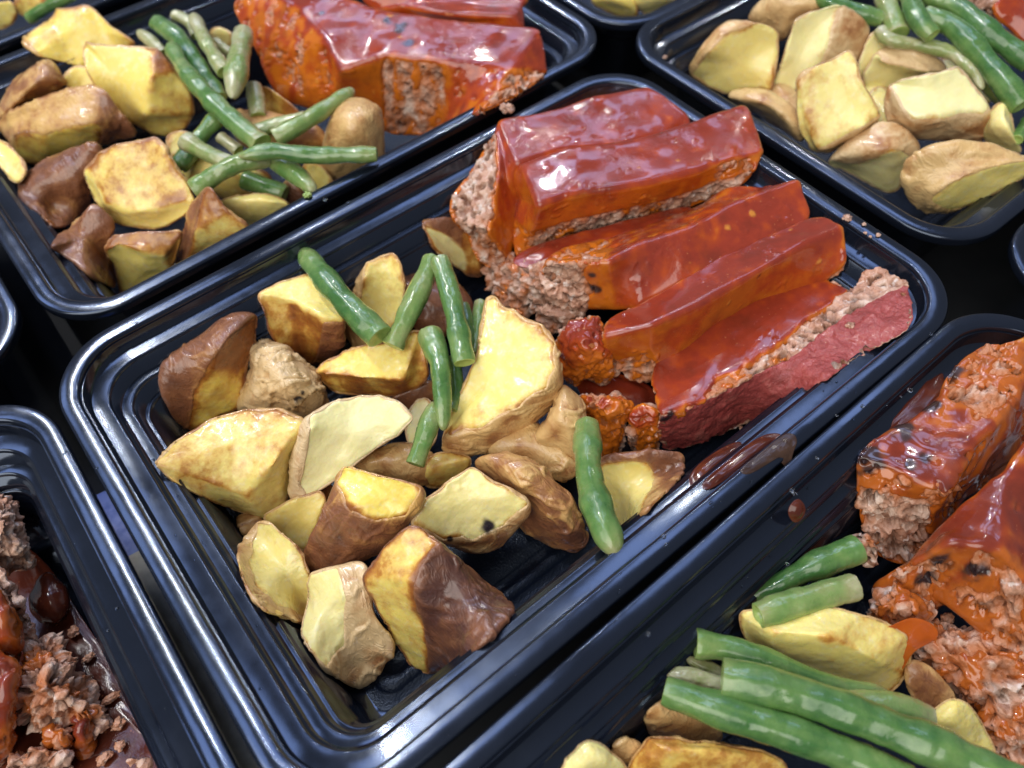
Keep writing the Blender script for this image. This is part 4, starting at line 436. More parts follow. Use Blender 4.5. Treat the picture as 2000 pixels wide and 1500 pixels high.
["RB","upper meatloaf slice of the lower right tray with white fatty cut end","meatloaf_slice",17,[[90.6,-87.2,2.0],[83.8,-87.0,2.0],[77.5,-87.0,1.0],[72.3,-90.3,0.0],[59.4,-88.7,-2.0],[48.8,-85.9,-3.0],[43.7,-86.7,-4.0],[41.7,-90.8,-11.0],[40.7,-99.4,-24.0],[42.2,-105.8,-30.0],[46.8,-112.4,-30.0],[52.2,-111.4,-26.0],[65.4,-110.0,-22.0],[92.4,-112.1,-20.0],[96.7,-112.8,-12.5],[107.3,-96.9,4.0],[98.7,-91.6,4.0],[49.4,-106.3,-1.0],[64.1,-102.9,2.0],[74.7,-102.8,3.0],[90.7,-99.5,4.0],[46.7,-93.7,-3.0],[42.9,-95.6,-8.0],[49.7,-104.5,-8.0]],[[0.5,0,[0,1,2,3,19,20,16]],[0.72,0,[3,4,18,19]],[0.85,0,[4,5,6,21,17,18]],[0.7,0,[15,16,20,14]],[0.8,0,[20,19,13,14]],[0.75,0,[19,18,12,13]],[0.62,0,[18,17,23,11,12]],[0.6,0,[7,22,21,6]],[0.55,0,[22,23,17,21]],[0.0,0,[8,9,10,11,23,22,7]]],1,18,1.7,5,[[46.4,-87.7,-3.0,4],[43.3,-89.7,-6.0,2.5],[56.7,-89.0,-2.0,3.5],[67.9,-88.7,0.0,3.0],[81.3,-86.6,0.0,3.5],[50.5,-97.2,-5.0,2.2],[54.5,-97.2,-3.0,2.0]]],
["RB","lower meatloaf slice of the lower right tray with dark sauce patches","meatloaf_slice",13,[[33.2,-112.1,-12.0],[43.7,-111.6,-8.0],[53.6,-111.5,-4.0],[63.9,-112.5,0.0],[79.6,-115.7,2.0],[43.7,-150.8,-20.0],[39.9,-144.9,-24.0],[40.7,-136.1,-24.0],[39.9,-128.8,-20.0],[37.5,-120.3,-20.0],[32.5,-124.6,-28.0],[27.6,-117.3,-28.0],[30.0,-110.7,-24.0],[39.9,-114.9,-1.0],[46.1,-123.7,0.0]],[[0.9,0,[13,1,0]],[1,0,[13,14,3,2,1]],[0.85,0,[14,5,4,3]],[0.42,0,[8,7,6,5,14]],[0.62,0,[9,8,14,13]],[0.5,0,[12,11,10,9,13,0]]],0,18,1.7,5,[[34.5,-118.7,-4.0,3.0],[38.7,-125.3,-4.0,3.0],[32.4,-121.3,-12.0,3]]],
["RB","crumbled meat below the lower right slices, at the right edge","meatloaf_chunk",9,[[27.1,-118.6,-30.0],[36.6,-125.8,-27.0],[40.6,-135.6,-23.0],[45.2,-149.8,-22.0],[30.3,-165.6,-34.0],[26.0,-157.1,-38.0],[30.4,-148.7,-38.0],[29.9,-138.8,-38.0],[26.7,-128.4,-37.0],[29.2,-139.3,-24.0]],[[0.42,0,[9,1,0]],[0.42,0,[9,2,1]],[0.42,0,[9,3,2]],[0.42,0,[9,4,3]],[0.42,0,[9,5,4]],[0.42,0,[9,6,5]],[0.42,0,[9,7,6]],[0.42,0,[9,8,7]],[0.42,0,[9,0,8]]],0,12,1.8,5,[]],
["RB","sauced crumbly lump between the pale bean and the lower slice","meatloaf_chunk",7,[[24.4,-112.4,-24.0],[28.7,-112.3,-20.0],[32.1,-114.4,-18.0],[34.2,-119.4,-19.0],[33.5,-125.0,-24.0],[28.5,-123.2,-30.0],[25.5,-117.7,-30.0],[25.5,-117.1,-15.0]],[[0.55,0,[7,1,0]],[0.55,0,[7,2,1]],[0.55,0,[7,3,2]],[0.55,0,[7,4,3]],[0.55,0,[7,5,4]],[0.55,0,[7,6,5]],[0.55,0,[7,0,6]]],0,10,1.6,4,[]],
["RB","pink meat flake at the tip of the tapering dark green bean","meatloaf_chunk",6,[[34.5,-98.3,-20.0],[34.9,-99.5,-16.0],[35.1,-103.0,-16.0],[34.9,-106.3,-20.0],[34.4,-105.5,-24.0],[34.7,-101.6,-24.0]],[[0.25,0,[5,4,3,2,1,0]]],0,7,1.4,4,[]],
["LB","grey crumbly meat piece at the left edge of the photo","meatloaf_chunk",8,[[-138.6,54.3,-12.5],[-135.7,50.2,-12.0],[-133.8,47.2,-12.0],[-136.6,40.9,-16.0],[-138.7,35.4,-24.0],[-143.0,38.4,-27.0],[-145.7,36.9,-22.0],[-148.1,37.9,-20.0],[-137.7,37.3,-8.0]],[[0,0,[8,1,0]],[0,0,[8,2,1]],[0,0,[8,3,2]],[0,0,[8,4,3]],[0,0,[8,5,4]],[0,0,[8,6,5]],[0,0,[8,7,6]],[0,0,[8,0,7]]],0,14,1.6,5,[]],
["LB","narrow whitish meat strip dipping into the brown sauce","meatloaf_chunk",8,[[-145.5,35.3,-14.0],[-142.6,31.1,-14.0],[-142.9,26.6,-16.0],[-143.2,22.5,-20.0],[-146.6,16.2,-28.0],[-150.3,17.5,-30.0],[-148.4,23.4,-24.0],[-150.1,31.8,-20.0]],[[0.1,0,[7,6,5,4,3,2,1,0]]],0,10,1.3,4,[]],
["LB","orange sauced meat chunk at the left edge beside the whitish strip","meatloaf_chunk",6,[[-147.4,29.4,-14.0],[-145.1,25.1,-14.0],[-145.2,21.5,-18.0],[-148.7,16.0,-26.0],[-154.1,16.4,-30.0],[-157.9,18.1,-26.0],[-147.4,15.2,-14.0]],[[0.85,0,[6,1,0]],[0.85,0,[6,2,1]],[0.85,0,[6,3,2]],[0.85,0,[6,4,3]],[0.85,0,[6,5,4]],[0.85,0,[6,0,5]]],0,12,1.0,4,[]],
["LB","crumbled meat heap standing in the brown sauce of the left tray","meatloaf_chunk",10,[[-146.4,17.3,-28.0],[-142.3,12.8,-30.0],[-143.0,4.4,-30.0],[-141.6,-0.8,-32.0],[-142.2,-7.4,-35.0],[-144.3,-12.6,-37.0],[-149.9,-8.3,-36.0],[-155.7,-2.6,-33.0],[-158.4,4.6,-29.0],[-152.3,9.5,-26.0],[-145.8,-0.9,-20.0]],[[0.38,0,[10,1,0]],[0.38,0,[10,2,1]],[0.38,0,[10,3,2]],[0.38,0,[10,4,3]],[0.38,0,[10,5,4]],[0.38,0,[10,6,5]],[0.38,0,[10,7,6]],[0.38,0,[10,8,7]],[0.38,0,[10,9,8]],[0.38,0,[10,0,9]]],0,10,2.4,5,[]],
["LB","sauced meat block lower left, cut off by the photo edge","meatloaf_chunk",7,[[-154.1,15.2,-18.0],[-150.5,10.8,-17.0],[-149.8,7.9,-20.0],[-154.6,3.5,-24.0],[-158.8,-0.3,-30.0],[-165.1,-2.5,-36.0],[-168.4,-0.8,-34.0],[-153.4,0.4,-16.0]],[[0.9,0,[7,1,0]],[0.9,0,[7,2,1]],[0.9,0,[7,3,2]],[0.9,0,[7,4,3]],[0.9,0,[7,5,4]],[0.9,0,[7,6,5]],[0.9,0,[7,0,6]]],0,12,1.0,4,[]],
["LB","orange meat cube near the bottom left corner","meatloaf_chunk",6,[[-148.7,-5.3,-34.0],[-145.5,-5.8,-32.0],[-143.9,-8.0,-34.0],[-147.8,-12.3,-38.0],[-151.0,-12.4,-41.0],[-152.6,-9.1,-40.0],[-145.9,-12.0,-29.0]],[[0.9,0,[6,1,0]],[0.9,0,[6,2,1]],[0.9,0,[6,3,2]],[0.9,0,[6,4,3]],[0.9,0,[6,5,4]],[0.9,0,[6,0,5]]],0,8,1.0,4,[]],
["LB","pale orange meat cube left of the other one, near the bottom","meatloaf_chunk",5,[[-154.7,-4.2,-32.0],[-150.6,-5.8,-30.0],[-147.6,-9.0,-31.0],[-152.0,-11.3,-37.0],[-157.7,-7.5,-38.0],[-150.4,-10.9,-27.0]],[[0.5,0,[5,1,0]],[0.5,0,[5,2,1]],[0.5,0,[5,3,2]],[0.5,0,[5,4,3]],[0.5,0,[5,0,4]]],0,8,1.0,4,[]],
["LB","pinkish crumbs at the bottom left edge of the photo","meatloaf_chunk",5,[[-162.0,-7.2,-30.0],[-155.9,-8.4,-28.0],[-151.9,-13.2,-30.0],[-153.2,-16.9,-36.0],[-165.6,-8.0,-36.0]],[[0.15,0,[4,3,2,1,0]]],0,10,1.8,4,[]],
["LB","bare meat scrap at the bottom edge of the left tray","meatloaf_chunk",5,[[-146.6,-19.4,-40.0],[-141.5,-21.1,-38.0],[-138.8,-23.9,-38.0],[-140.9,-26.9,-42.0],[-147.6,-22.0,-42.0]],[[0.2,0,[4,3,2,1,0]]],0,6,1.6,4,[]]],
"bean":[
["C","green bean with a torn pale tip lying across the box shaped potato",[[-29.3,71.6,-5.0],[-30.6,57.1,-3.0],[-30.8,40.7,-3.0],[-29.5,25.9,-5.0]],3.66,4.25,"tc",0.12],
["C","dull green bean slanting down left onto the streaked golden wedge",[[-1.1,39.2,-3.0],[-11.9,31.1,-3.0],[-20.7,26.0,-5.0],[-27.5,22.8,-8.0]],3.08,3.6,"cc",0.55],
["C","straight bright bean running from the meatloaf towards the crescent wedge",[[-0.7,35.2,0.0],[-4.5,25.8,-1.0],[-9.7,14.8,-3.0],[-15.7,3.3,-6.0]],3.26,3.39,"cc",0.2],
["C","bean with a long pointed lower tip left of the crescent wedge",[[-16.5,19.6,-8.0],[-20.6,9.0,-7.0],[-25.5,1.0,-9.0],[-31.5,-7.3,-13.0]],3.87,2.57,"ct",0.25],
["C","short bean lowest of the middle cluster, pointing down left",[[-28.1,1.7,-12.0],[-34.7,-4.0,-13.0],[-43.1,-9.5,-16.0]],2.63,2.97,"tc",0.35],
["C","thin dark bean half hidden right of the straight bright bean",[[-1.7,23.0,-9.0],[-5.7,15.7,-10.0],[-10.0,8.8,-12.0]],2.03,1.98,"cc",0.1],
["C","slim grey green bean between the crescent wedge and the meatloaf",[[3.8,21.9,-11.0],[-2.9,14.4,-11.0],[-9.3,7.7,-12.0]],1.9,1.82,"cc",0.4],
["C","dark bean sliver behind the pointed lower tip bean",[[-14.3,11.8,-14.0],[-19.7,2.8,-15.0],[-25.0,-1.2,-16.0]],2.3,2.22,"cc",0.05],
["C","single long bean reaching over the near ledge of the centre tray",[[0.9,-31.1,-13.0],[-10.2,-43.9,-9.0],[-17.4,-55.8,-6.0],[-21.3,-66.5,-7.0]],3.58,4.48,"ct",0.25],
["UL","longest bean crossing the pile diagonally in the upper left tray",[[-16.9,188.2,5.0],[-19.7,170.1,5.0],[-20.2,151.9,4.0],[-18.7,133.7,2.0],[-16.4,118.9,0.0]],2.77,3.98,"tc",0.3],
["UL","dark green bean behind the longest bean",[[-13.5,209.6,2.0],[-11.6,194.0,2.0],[-12.9,176.7,0.0],[-14.5,156.4,-3.0]],3.66,3.13,"cc",0.05],
["UL","grey translucent bean with blackened tip near the far rim",[[-1.3,200.9,5.0],[-4.2,187.5,4.0],[-6.5,173.0,3.0],[-7.9,162.1,2.0]],2.87,3.14,"tc",0.85],
["UL","pale stub of bean at the far end of the pile",[[-5.3,212.7,1.0],[-2.7,206.2,0.0],[-3.3,198.2,-2.0]],2.48,2.45,"cc",0.8],
["UL","fat olive bean standing over the pile, blunt end down",[[7.7,174.2,6.0],[-3.8,156.9,6.0],[-13.8,143.0,4.0]],3.66,4.1,"ct",0.75],
["UL","thin grey bean tip next to the lemon yellow potato",[[-21.5,211.6,1.0],[-20.1,204.2,0.0],[-19.1,195.3,-2.0]],2.43,2.4,"tc",0.9],
["UL","thin olive bean behind the fat one",[[0.4,189.4,-2.0],[2.2,181.1,-4.0]],2.13,2.12,"cc",0.7],
["UL","short grey green bean under the fat olive bean",[[-1.3,154.9,-3.0],[-7.5,141.5,-6.0]],3.17,3.11,"cc",0.8],
["UL","olive bean reaching up to the meatloaf in the upper left tray",[[22.8,120.6,3.0],[13.1,118.4,3.0],[-0.5,117.1,2.0],[-11.2,118.7,0.0]],3.04,3.73,"tc",0.6],
["UL","faded bean lying beneath the one that reaches the meatloaf",[[4.1,125.3,-3.0],[-4.9,130.0,-4.0],[-13.0,133.0,-5.0]],3.05,3.04,"cc",0.7],
["UL","bright horizontal bean on top of the crossing, pale left end",[[-27.6,110.4,6.0],[-17.3,105.2,6.0],[-8.1,96.5,5.0],[9.1,84.1,4.0]],2.78,3.19,"tc",0.2],
["UL","bean slanting from the near potatoes up to the crossing, cut end lower left",[[-44.4,115.1,-2.0],[-34.3,113.9,1.0],[-25.8,112.1,2.0],[-18.3,109.4,1.0]],3.84,3.11,"cc",0.5],
["UL","translucent bean with square cut left end at the crossing",[[-36.1,136.0,1.0],[-33.3,125.2,1.0],[-28.3,115.9,-1.0]],3.32,3.26,"cc",0.75],
["UL","green bean hanging down behind the square golden potato",[[-21.9,144.5,-2.0],[-29.0,142.7,-4.0],[-41.8,138.7,-9.0]],3.32,3.27,"cc",0.15],
["UL","stubby bean resting on the near rim of the upper left tray",[[-16.7,109.2,-1.0],[-14.6,98.3,-1.0],[-14.2,87.2,-1.0]],3.66,3.03,"ct",0.35],
["UL","dark bean in shade under the crossing",[[-26.1,120.0,-11.0],[-21.8,112.7,-12.0],[-18.1,107.3,-14.0]],3.53,3.52,"cc",0.1],
["UL","little grey bean end beside the longest bean",[[-24.0,138.9,-5.0],[-21.7,130.4,-7.0]],2.2,2.19,"cc",0.8],
["UR","deep green bean at the top edge behind the tall matte potato",[[187.5,50.0,8.0],[186.7,42.4,8.0],[190.5,32.5,7.0],[195.7,23.1,6.0]],3.45,3.36,"tc",0.05],
["UR","pale olive bean pointing down between the deep green beans",[[204.2,29.9,9.0],[197.8,21.5,8.0],[192.4,13.6,6.0]],3.74,3.63,"cc",0.65],
["UR","bean showing its hollow cut end towards the camera",[[207.4,23.2,12.0],[198.3,13.6,12.0],[194.7,6.8,11.0],[194.0,2.2,10.0]],3.35,3.85,"cc",0.15],
["UR","thick curved bean sweeping down right over the whitish topped potato",[[202.2,11.7,10.0],[204.1,0.9,10.0],[200.2,-13.5,8.0],[195.8,-26.4,6.0],[193.3,-37.1,3.0]],3.95,4.29,"cc",0.12],
["UR","glossy bean along the right edge, above the thick curved one",[[212.3,17.3,12.0],[212.9,4.1,12.0],[208.9,-9.9,11.0],[209.1,-28.0,8.0]],4.0,4.22,"cc",0.05],
["UR","limp olive bean with a dark thread tip",[[191.0,20.0,5.0],[188.8,13.6,5.0],[195.2,3.6,5.0],[198.2,-5.6,5.0],[196.2,-16.1,4.0],[192.7,-22.9,2.0]],2.84,2.52,"ct",0.75],
["UR","short olive bean end right of the thread tip",[[202.4,-19.2,0.0],[201.8,-25.1,-1.0],[201.7,-31.3,-2.0]],3.87,3.81,"cc",0.6],
["UR","bean piece at the lower right edge of the upper right tray",[[186.4,-43.2,-4.0],[195.7,-40.9,-4.0],[203.3,-39.7,-4.0]],2.46,2.53,"cc",0.2],
["RB","tapering dark green bean nearest the tray wall, end under the meatloaf",[[29.5,-101.4,-14.0],[15.2,-96.7,-15.0],[5.9,-94.3,-17.0],[-1.9,-91.2,-20.0]],3.92,1.73,"ct",0.08],
["RB","pale bean with hollow cut end resting on the sauced potato",[[18.6,-107.1,-10.0],[8.0,-102.6,-9.0],[-5.0,-97.3,-9.0]],3.18,3.78,"cc",0.55],
["RB","bean behind the largest one, blunt end against the tray wall",[[-19.9,-92.4,-12.0],[-15.5,-97.3,-12.0],[-9.6,-106.1,-12.0],[-2.4,-117.5,-14.0],[8.4,-128.3,-18.0]],3.5,1.6,"ct",0.25],
["RB","largest brightest bean with beaded gloss running off the lower right",[[-22.6,-101.8,-7.0],[-16.2,-109.8,-6.0],[-8.1,-122.1,-6.0],[-1.3,-134.6,-6.0],[4.2,-144.7,-6.0],[9.8,-156.9,-6.0]],4.35,4.09,"cc",0.12],
["RB","second long bean in front of the largest one",[[-33.9,-95.5,-9.0],[-27.1,-106.9,-8.0],[-19.0,-119.3,-8.0],[-12.8,-129.9,-9.0],[-7.0,-140.6,-10.0]],3.59,4.1,"cc",0.15],
["RB","yellowish bean stub above the second long bean",[[-29.6,-92.6,-14.0],[-25.4,-97.0,-14.0],[-21.2,-102.7,-15.0]],2.14,2.12,"tc",0.8],
["RB","thin grey green bean under the blunt ended bean",[[-22.7,-92.8,-17.0],[-18.3,-100.8,-18.0]],1.64,1.63,"tc",0.6],
["RB","split pale bean pod right of the largest bean",[[-3.2,-123.3,-14.0],[3.2,-128.7,-13.0],[9.2,-136.8,-15.0]],3.63,3.61,"cc",0.5],
["TL","bean at the top left corner of the photo, beyond the far rim",[[-50.0,267.8,-8.0],[-42.4,262.9,-4.0],[-31.5,256.5,0.0]],2.61,2.57,"cc",0.2]],
"sauce":[
["C","dark sauce pooled between the second and third meatloaf slices","sauce_pool",10,[[25.7,31.8,-15.0],[36.4,32.0,-15.0],[49.1,27.2,-14.5],[64.3,20.9,-14.0],[82.3,13.6,-13.0],[80.7,8.7,-12.0],[68.5,10.9,-12.0],[52.6,16.1,-12.5],[37.8,22.0,-13.0],[29.1,23.3,-14.0]],[[9,8,7,6,5,4,3,2,1,0]],0,4,"r",1.2],
["C","dark sauce between the lumps at the left ends of the slices","sauce_pool",6,[[20.1,-7.1,-36.0],[29.1,-13.2,-34.0],[35.3,-24.5,-34.0],[30.6,-32.5,-36.0],[22.9,-27.6,-38.0],[17.7,-15.1,-37.0]],[[5,4,3,2,1,0]],0,3,"r",1.2],
["C","brown sauce smear over the near ledges of the centre tray","sauce_smear",8,[[9.0,-62.2,-11.0],[13.0,-60.3,-11.0],[21.1,-60.5,-11.0],[27.2,-61.9,-11.0],[26.2,-64.0,-10.3],[19.2,-64.3,-10.3],[11.0,-64.3,-10.3],[8.5,-63.6,-11.0]],[[7,6,5,4,3,2,1,0]],0,2.5,"b",1.0],
["C","speckled brown sauce smear on the middle near ledge","sauce_smear",8,[[8.4,-66.0,-5.5],[13.8,-65.8,-5.2],[23.2,-65.7,-5.2],[30.7,-66.4,-5.2],[34.1,-69.4,-5.2],[28.7,-69.7,-4.8],[19.5,-69.2,-4.8],[9.1,-68.8,-5.0]],[[7,6,5,4,3,2,1,0]],0,2.5,"b",1.0],
["C","clear grey sauce smear with a drip running over the near lip","sauce_smear",13,[[16.0,-70.9,0.2],[19.9,-70.7,0.2],[26.2,-70.9,0.2],[31.4,-70.9,0.2],[33.1,-72.7,0.2],[31.7,-74.6,0.2],[28.3,-75.9,0.0],[27.1,-77.8,-3.0],[26.4,-77.5,-3.0],[26.9,-75.1,0.0],[24.1,-74.1,0.2],[18.1,-73.4,0.2],[15.9,-72.3,0.2]],[[12,11,10,9,8,7,6,5,4,3,2,1,0]],0,1.8,"g",0.8],
["RB","brown sauce bead hanging on the inner edge of the lower right tray","sauce_smear",6,[[16.5,-85.2,-1.0],[19.3,-84.7,0.0],[20.5,-85.3,0.0],[20.6,-87.2,-1.0],[19.6,-88.3,-3.0],[17.0,-88.1,-4.0]],[[5,4,3,2,1,0]],0,2.5,"b",1.2],
["RB","dark brown sauce smeared along the wall beside the upper slice","sauce_smear",9,[[47.6,-85.3,-9.0],[57.3,-84.9,-8.0],[69.2,-84.0,-7.0],[81.9,-82.4,-7.0],[88.8,-83.5,-7.0],[81.5,-89.3,-5.0],[66.6,-89.7,-5.0],[53.6,-91.1,-5.0],[46.6,-88.1,-8.0]],[[8,7,6,5,4,3,2,1,0]],0,4,"b",1.6],
["RB","round orange sauce blot on the yellow potato of the lower right tray","sauce_blot",12,[[13.1,-117.2,-14.5],[15.4,-116.6,-13.5],[18.4,-118.7,-13.0],[23.7,-120.0,-13.0],[27.5,-124.1,-15.0],[27.9,-127.2,-18.0],[23.4,-126.0,-19.0],[20.7,-125.9,-21.0],[19.1,-127.3,-26.0],[16.4,-125.5,-27.0],[14.2,-122.0,-21.0],[13.7,-119.5,-17.0]],[[11,10,9,8,7,6,5,4,3,2,1,0]],0,1.2,"o",0.5],
["LB","brown sauce flooding the floor of the left tray","sauce_pool",12,[[-146.6,53.7,-39.0],[-141.9,48.5,-39.0],[-139.3,37.7,-39.0],[-138.5,25.4,-39.0],[-137.2,12.6,-39.0],[-135.9,0.4,-39.0],[-135.9,-11.5,-39.0],[-136.0,-25.4,-39.0],[-137.2,-32.4,-39.0],[-173.1,-3.6,-39.0],[-165.0,30.1,-39.0],[-154.8,48.2,-39.0]],[[11,10,9,8,7,6,5,4,3,2,1,0]],0,3,"b",0.4],
["LB","glossy onion lump under sauce in the left tray","onion_lump",8,[[-146.4,33.2,-36.0],[-143.6,35.9,-35.0],[-139.8,37.9,-34.0],[-137.9,34.3,-34.0],[-137.1,28.0,-35.0],[-140.8,23.8,-37.0],[-144.6,24.7,-38.0],[-147.2,28.8,-38.0],[-140.7,26.7,-30.0]],[[8,1,0],[8,2,1],[8,3,2],[8,4,3],[8,5,4],[8,6,5],[8,7,6],[8,0,7]],0,4,"b",1.5]],
"dot":[
["crumb","cream meat crumb resting on the near rim of the upper left tray",[59.1,77.8,1.5],4.33],
["crumb","larger white crumb on the right rim of the centre tray",[106.7,-32.1,0.8],2.38],
["crumb_s","tiny white crumb nearest the larger one on the right rim",[108.7,-37.1,0.4],1.11],
["crumb_s","tiny white crumb furthest right on the right rim of the centre tray",[108.2,-42.7,0.4],1.25],
["crumb_s","tiny white crumb lowest and leftmost on the right rim of the centre tray",[105.9,-39.6,0.4],0.94],
["crumb_s","smallest white crumb between its neighbours on the right rim of the centre tray",[105.8,-41.5,0.4],0.78],
["flake","pale flake stuck below the stubby bean on the rim",[-17.3,85.6,0.8],2.33],
["speck","white speck on the left ledge of the upper right tray",[130.7,70.1,-5.0],1.58],
["crumb_l","small meat crumb lying in the brown sauce of the left tray",[-140.3,18.2,-37.0],2.79],
["crumb_l","small meat crumb lying in the brown sauce of the left tray",[-139.7,8.9,-37.0],2.19],
["crumb_l","small meat crumb lying in the brown sauce of the left tray",[-139.2,-4.8,-37.0],2.92],
["crumb_l","small meat crumb lying in the brown sauce of the left tray",[-140.1,-12.0,-37.0],3.4],
["crumb_l","small meat crumb lying in the brown sauce of the left tray",[-141.9,-17.3,-37.0],2.32],
["crumb_l","small meat crumb lying in the brown sauce of the left tray",[-146.3,-17.5,-37.0],2.55],
["crumb_r","loose meat crumb below the lower right meatloaf slices",[34.3,-122.8,-30.0],3.45],
["crumb_r","loose meat crumb below the lower right meatloaf slices",[41.0,-127.3,-30.0],2.92],
["crumb_r","loose meat crumb below the lower right meatloaf slices",[23.1,-126.2,-30.0],2.58],
["crumb_r","loose meat crumb below the lower right meatloaf slices",[40.3,-135.2,-30.0],3.38],
["crumb_r","loose meat crumb below the lower right meatloaf slices",[41.8,-142.9,-30.0],3.85],
["crumb_r","loose meat crumb below the lower right meatloaf slices",[23.4,-143.5,-30.0],2.98],
["crumb_r","loose meat crumb below the lower right meatloaf slices",[28.3,-153.3,-30.0],3.18],
["crumb_r","loose meat crumb below the lower right meatloaf slices",[24.8,-133.9,-30.0],2.03],
["crumb_r","loose meat crumb below the lower right meatloaf slices",[21.0,-153.2,-30.0],2.41],
["drop","water drop on the near rim facing the long beans, lower left one",[-30.7,-85.5,0.2],0.9],
["drop","water drop on the near rim right of the single long bean",[-11.7,-71.3,0.2],1.09],
["drop","smaller water drop just below the one by the single long bean",[-12.9,-73.1,0.2],0.72],
["drop","water drop on the upper left tray rim below the horizontal bean",[-13.9,80.8,0.2],1.49],
["drop","faint water drop on the upper left tray rim, right of the brighter one",[-8.9,74.5,0.2],1.32],
["drop","water drop on the upper left tray rim left of the cream crumb",[44.5,73.7,0.2],1.41],
["drop","water drop at the foot of the grey sauce smear",[20.9,-82.5,0.2],1.13],
["drop","tiny water drop on the near lip above the grey smear",[32.7,-80.6,0.2],0.77],
["drop","water drop on the lip below the lying meatloaf slice",[54.1,-78.1,0.2],0.94],
["drop","smaller water drop on the lip below the lying slice, further left",[46.7,-75.7,0.2],0.8],
["drop","water drop where the centre and lower right tray corners touch",[88.2,-75.2,0.0],1.14],
["drop","water drop on the lower right tray beside its brown sauce bead",[67.7,-82.9,0.2],1.35],
["drop","smaller water drop next to the brown sauce bead",[64.3,-82.6,0.2],0.67],
["drop","water drop on the near lip below the single long bean",[-33.8,-78.8,0.2],0.68],
["drop","water drop on the left ledge below the half moon slice",[-96.7,-14.9,-11.0],0.63],
["drop","water drop caught under the drip of the grey smear",[22.3,-83.1,-2.5],1.01],
["drop","water drop on the inner ledge of the lower right tray",[10.1,-93.4,-9.0],0.87],
["mcrumb","",[93.0,-61.2,-8.0],6.68],
["mcrumb","",[70.9,-57.9,-9.0],3.56],
["mcrumb","",[78.8,-57.5,-6.0],2.23],
["mcrumb","",[83.6,-59.9,-6.5],1.79],
["mcrumb","",[88.8,-58.8,-5.0],1.35],
["mcrumb","",[97.7,-64.9,-13.0],2.32],
["mcrumb","",[77.4,-61.3,-19.0],1.7],
["mcrumb","",[48.9,-54.2,-35.0],1.11],
["mcrumb","",[46.6,-53.1,-35.0],0.95],
["mcrumb","",[94.6,-64.1,-17.0],1.87]]}

def cage(V, n, faces, cc, thick, shrink=.72, zmin=-44.):
    V = np.array(V, float)
    c = V[:n].mean(0); d = c - np.array(CPOS); d /= np.linalg.norm(d)
    # the unseen back: outline pulled in and pushed away from the viewer, kept above the tray floor
    bk = c + (V[:n] - c) * shrink + d * thick
    bk[:, 2] = np.maximum(bk[:, 2], zmin)
    mid = c + (V[:n] - c) * (.5 + shrink * .5) * 1.04 + d * thick * .45
    mid[:, 2] = np.maximum(mid[:, 2], zmin)
    nv = len(V); A = np.vstack([V, mid, bk]); Fs = [list(f) for f in faces]
    for i in range(n):
        j = (i + 1) % n
        for a, b in ((0, nv), (nv, nv + n)):
            q = [a + j, a + i, b + i, b + j]
            Fs.append(q if cc else q[::-1])
    cap = [nv + n + i for i in range(n)]
    Fs.append(cap[::-1] if cc else cap)
    return A, Fs
TMP = bpy.data.collections.new('tmp'); COL.children.link(TMP)
def subdivide(jobs):
    """jobs: dicts with A, Fs, lvl, target, nfix, crease(dict edge->value). Catmull-Clark, the seen control points kept in place."""
    for jb in jobs:
        jb['ctrl'] = jb['A'].copy()
        me = bpy.data.meshes.new('tmp'); me.from_pydata(jb['ctrl'].tolist(), [], jb['Fs']); me.update()
        at = me.attributes.new('fid', 'INT', 'FACE'); at.data.foreach_set('value', np.arange(len(jb['Fs']), dtype=np.int32))
        ca = me.attributes.new('crease_edge', 'FLOAT', 'EDGE')
        ek = [tuple(sorted(e.vertices)) for e in me.edges]
        ca.data.foreach_set('value', np.array([jb['crease'].get(e, 0.) for e in ek], np.float32))
        o = bpy.data.objects.new('tmp', me); TMP.objects.link(o)
        md = o.modifiers.new('s', 'SUBSURF'); md.levels = 2; md.subdivision_type = 'CATMULL_CLARK'; jb['o'] = o; jb['md'] = md
    for it in range(3):
        dg = bpy.context.evaluated_depsgraph_get(); dg.update()
        for jb in jobs:
            e = jb['o'].evaluated_get(dg); me = e.to_mesh()
            co = np.empty(len(me.vertices) * 3, np.float32); me.vertices.foreach_get('co', co); co = co.reshape(-1, 3)[:len(jb['ctrl'])]
            k = jb['nfix']
            jb['ctrl'][:k] += (jb['A'][:k] - co[:k]) * (.85, .7, .6)[it]
            e.to_mesh_clear()
            jb['o'].data.vertices.foreach_set('co', jb['ctrl'].astype(np.float32).ravel()); jb['o'].data.update()
            if it == 2: jb['md'].levels = jb['lvl']
    dg = bpy.context.evaluated_depsgraph_get(); dg.update()
    for jb in jobs:
        e = jb['o'].evaluated_get(dg); me = e.to_mesh()
        co = np.empty(len(me.vertices) * 3, np.float32); me.vertices.foreach_get('co', co)
        ix = np.empty(len(me.loops), np.int32); me.loops.foreach_get('vertex_index', ix)
        fi = np.empty(len(me.polygons), np.int32); me.attributes['fid'].data.foreach_get('value', fi)
        jb['V'] = co.reshape(-1, 3).astype(float); jb['Q'] = ix.reshape(-1, 4); jb['fid'] = fi
        e.to_mesh_clear()
    for jb in jobs:
        me = jb['o'].data; bpy.data.objects.remove(jb.pop('o')); bpy.data.meshes.remove(me); jb.pop('md')
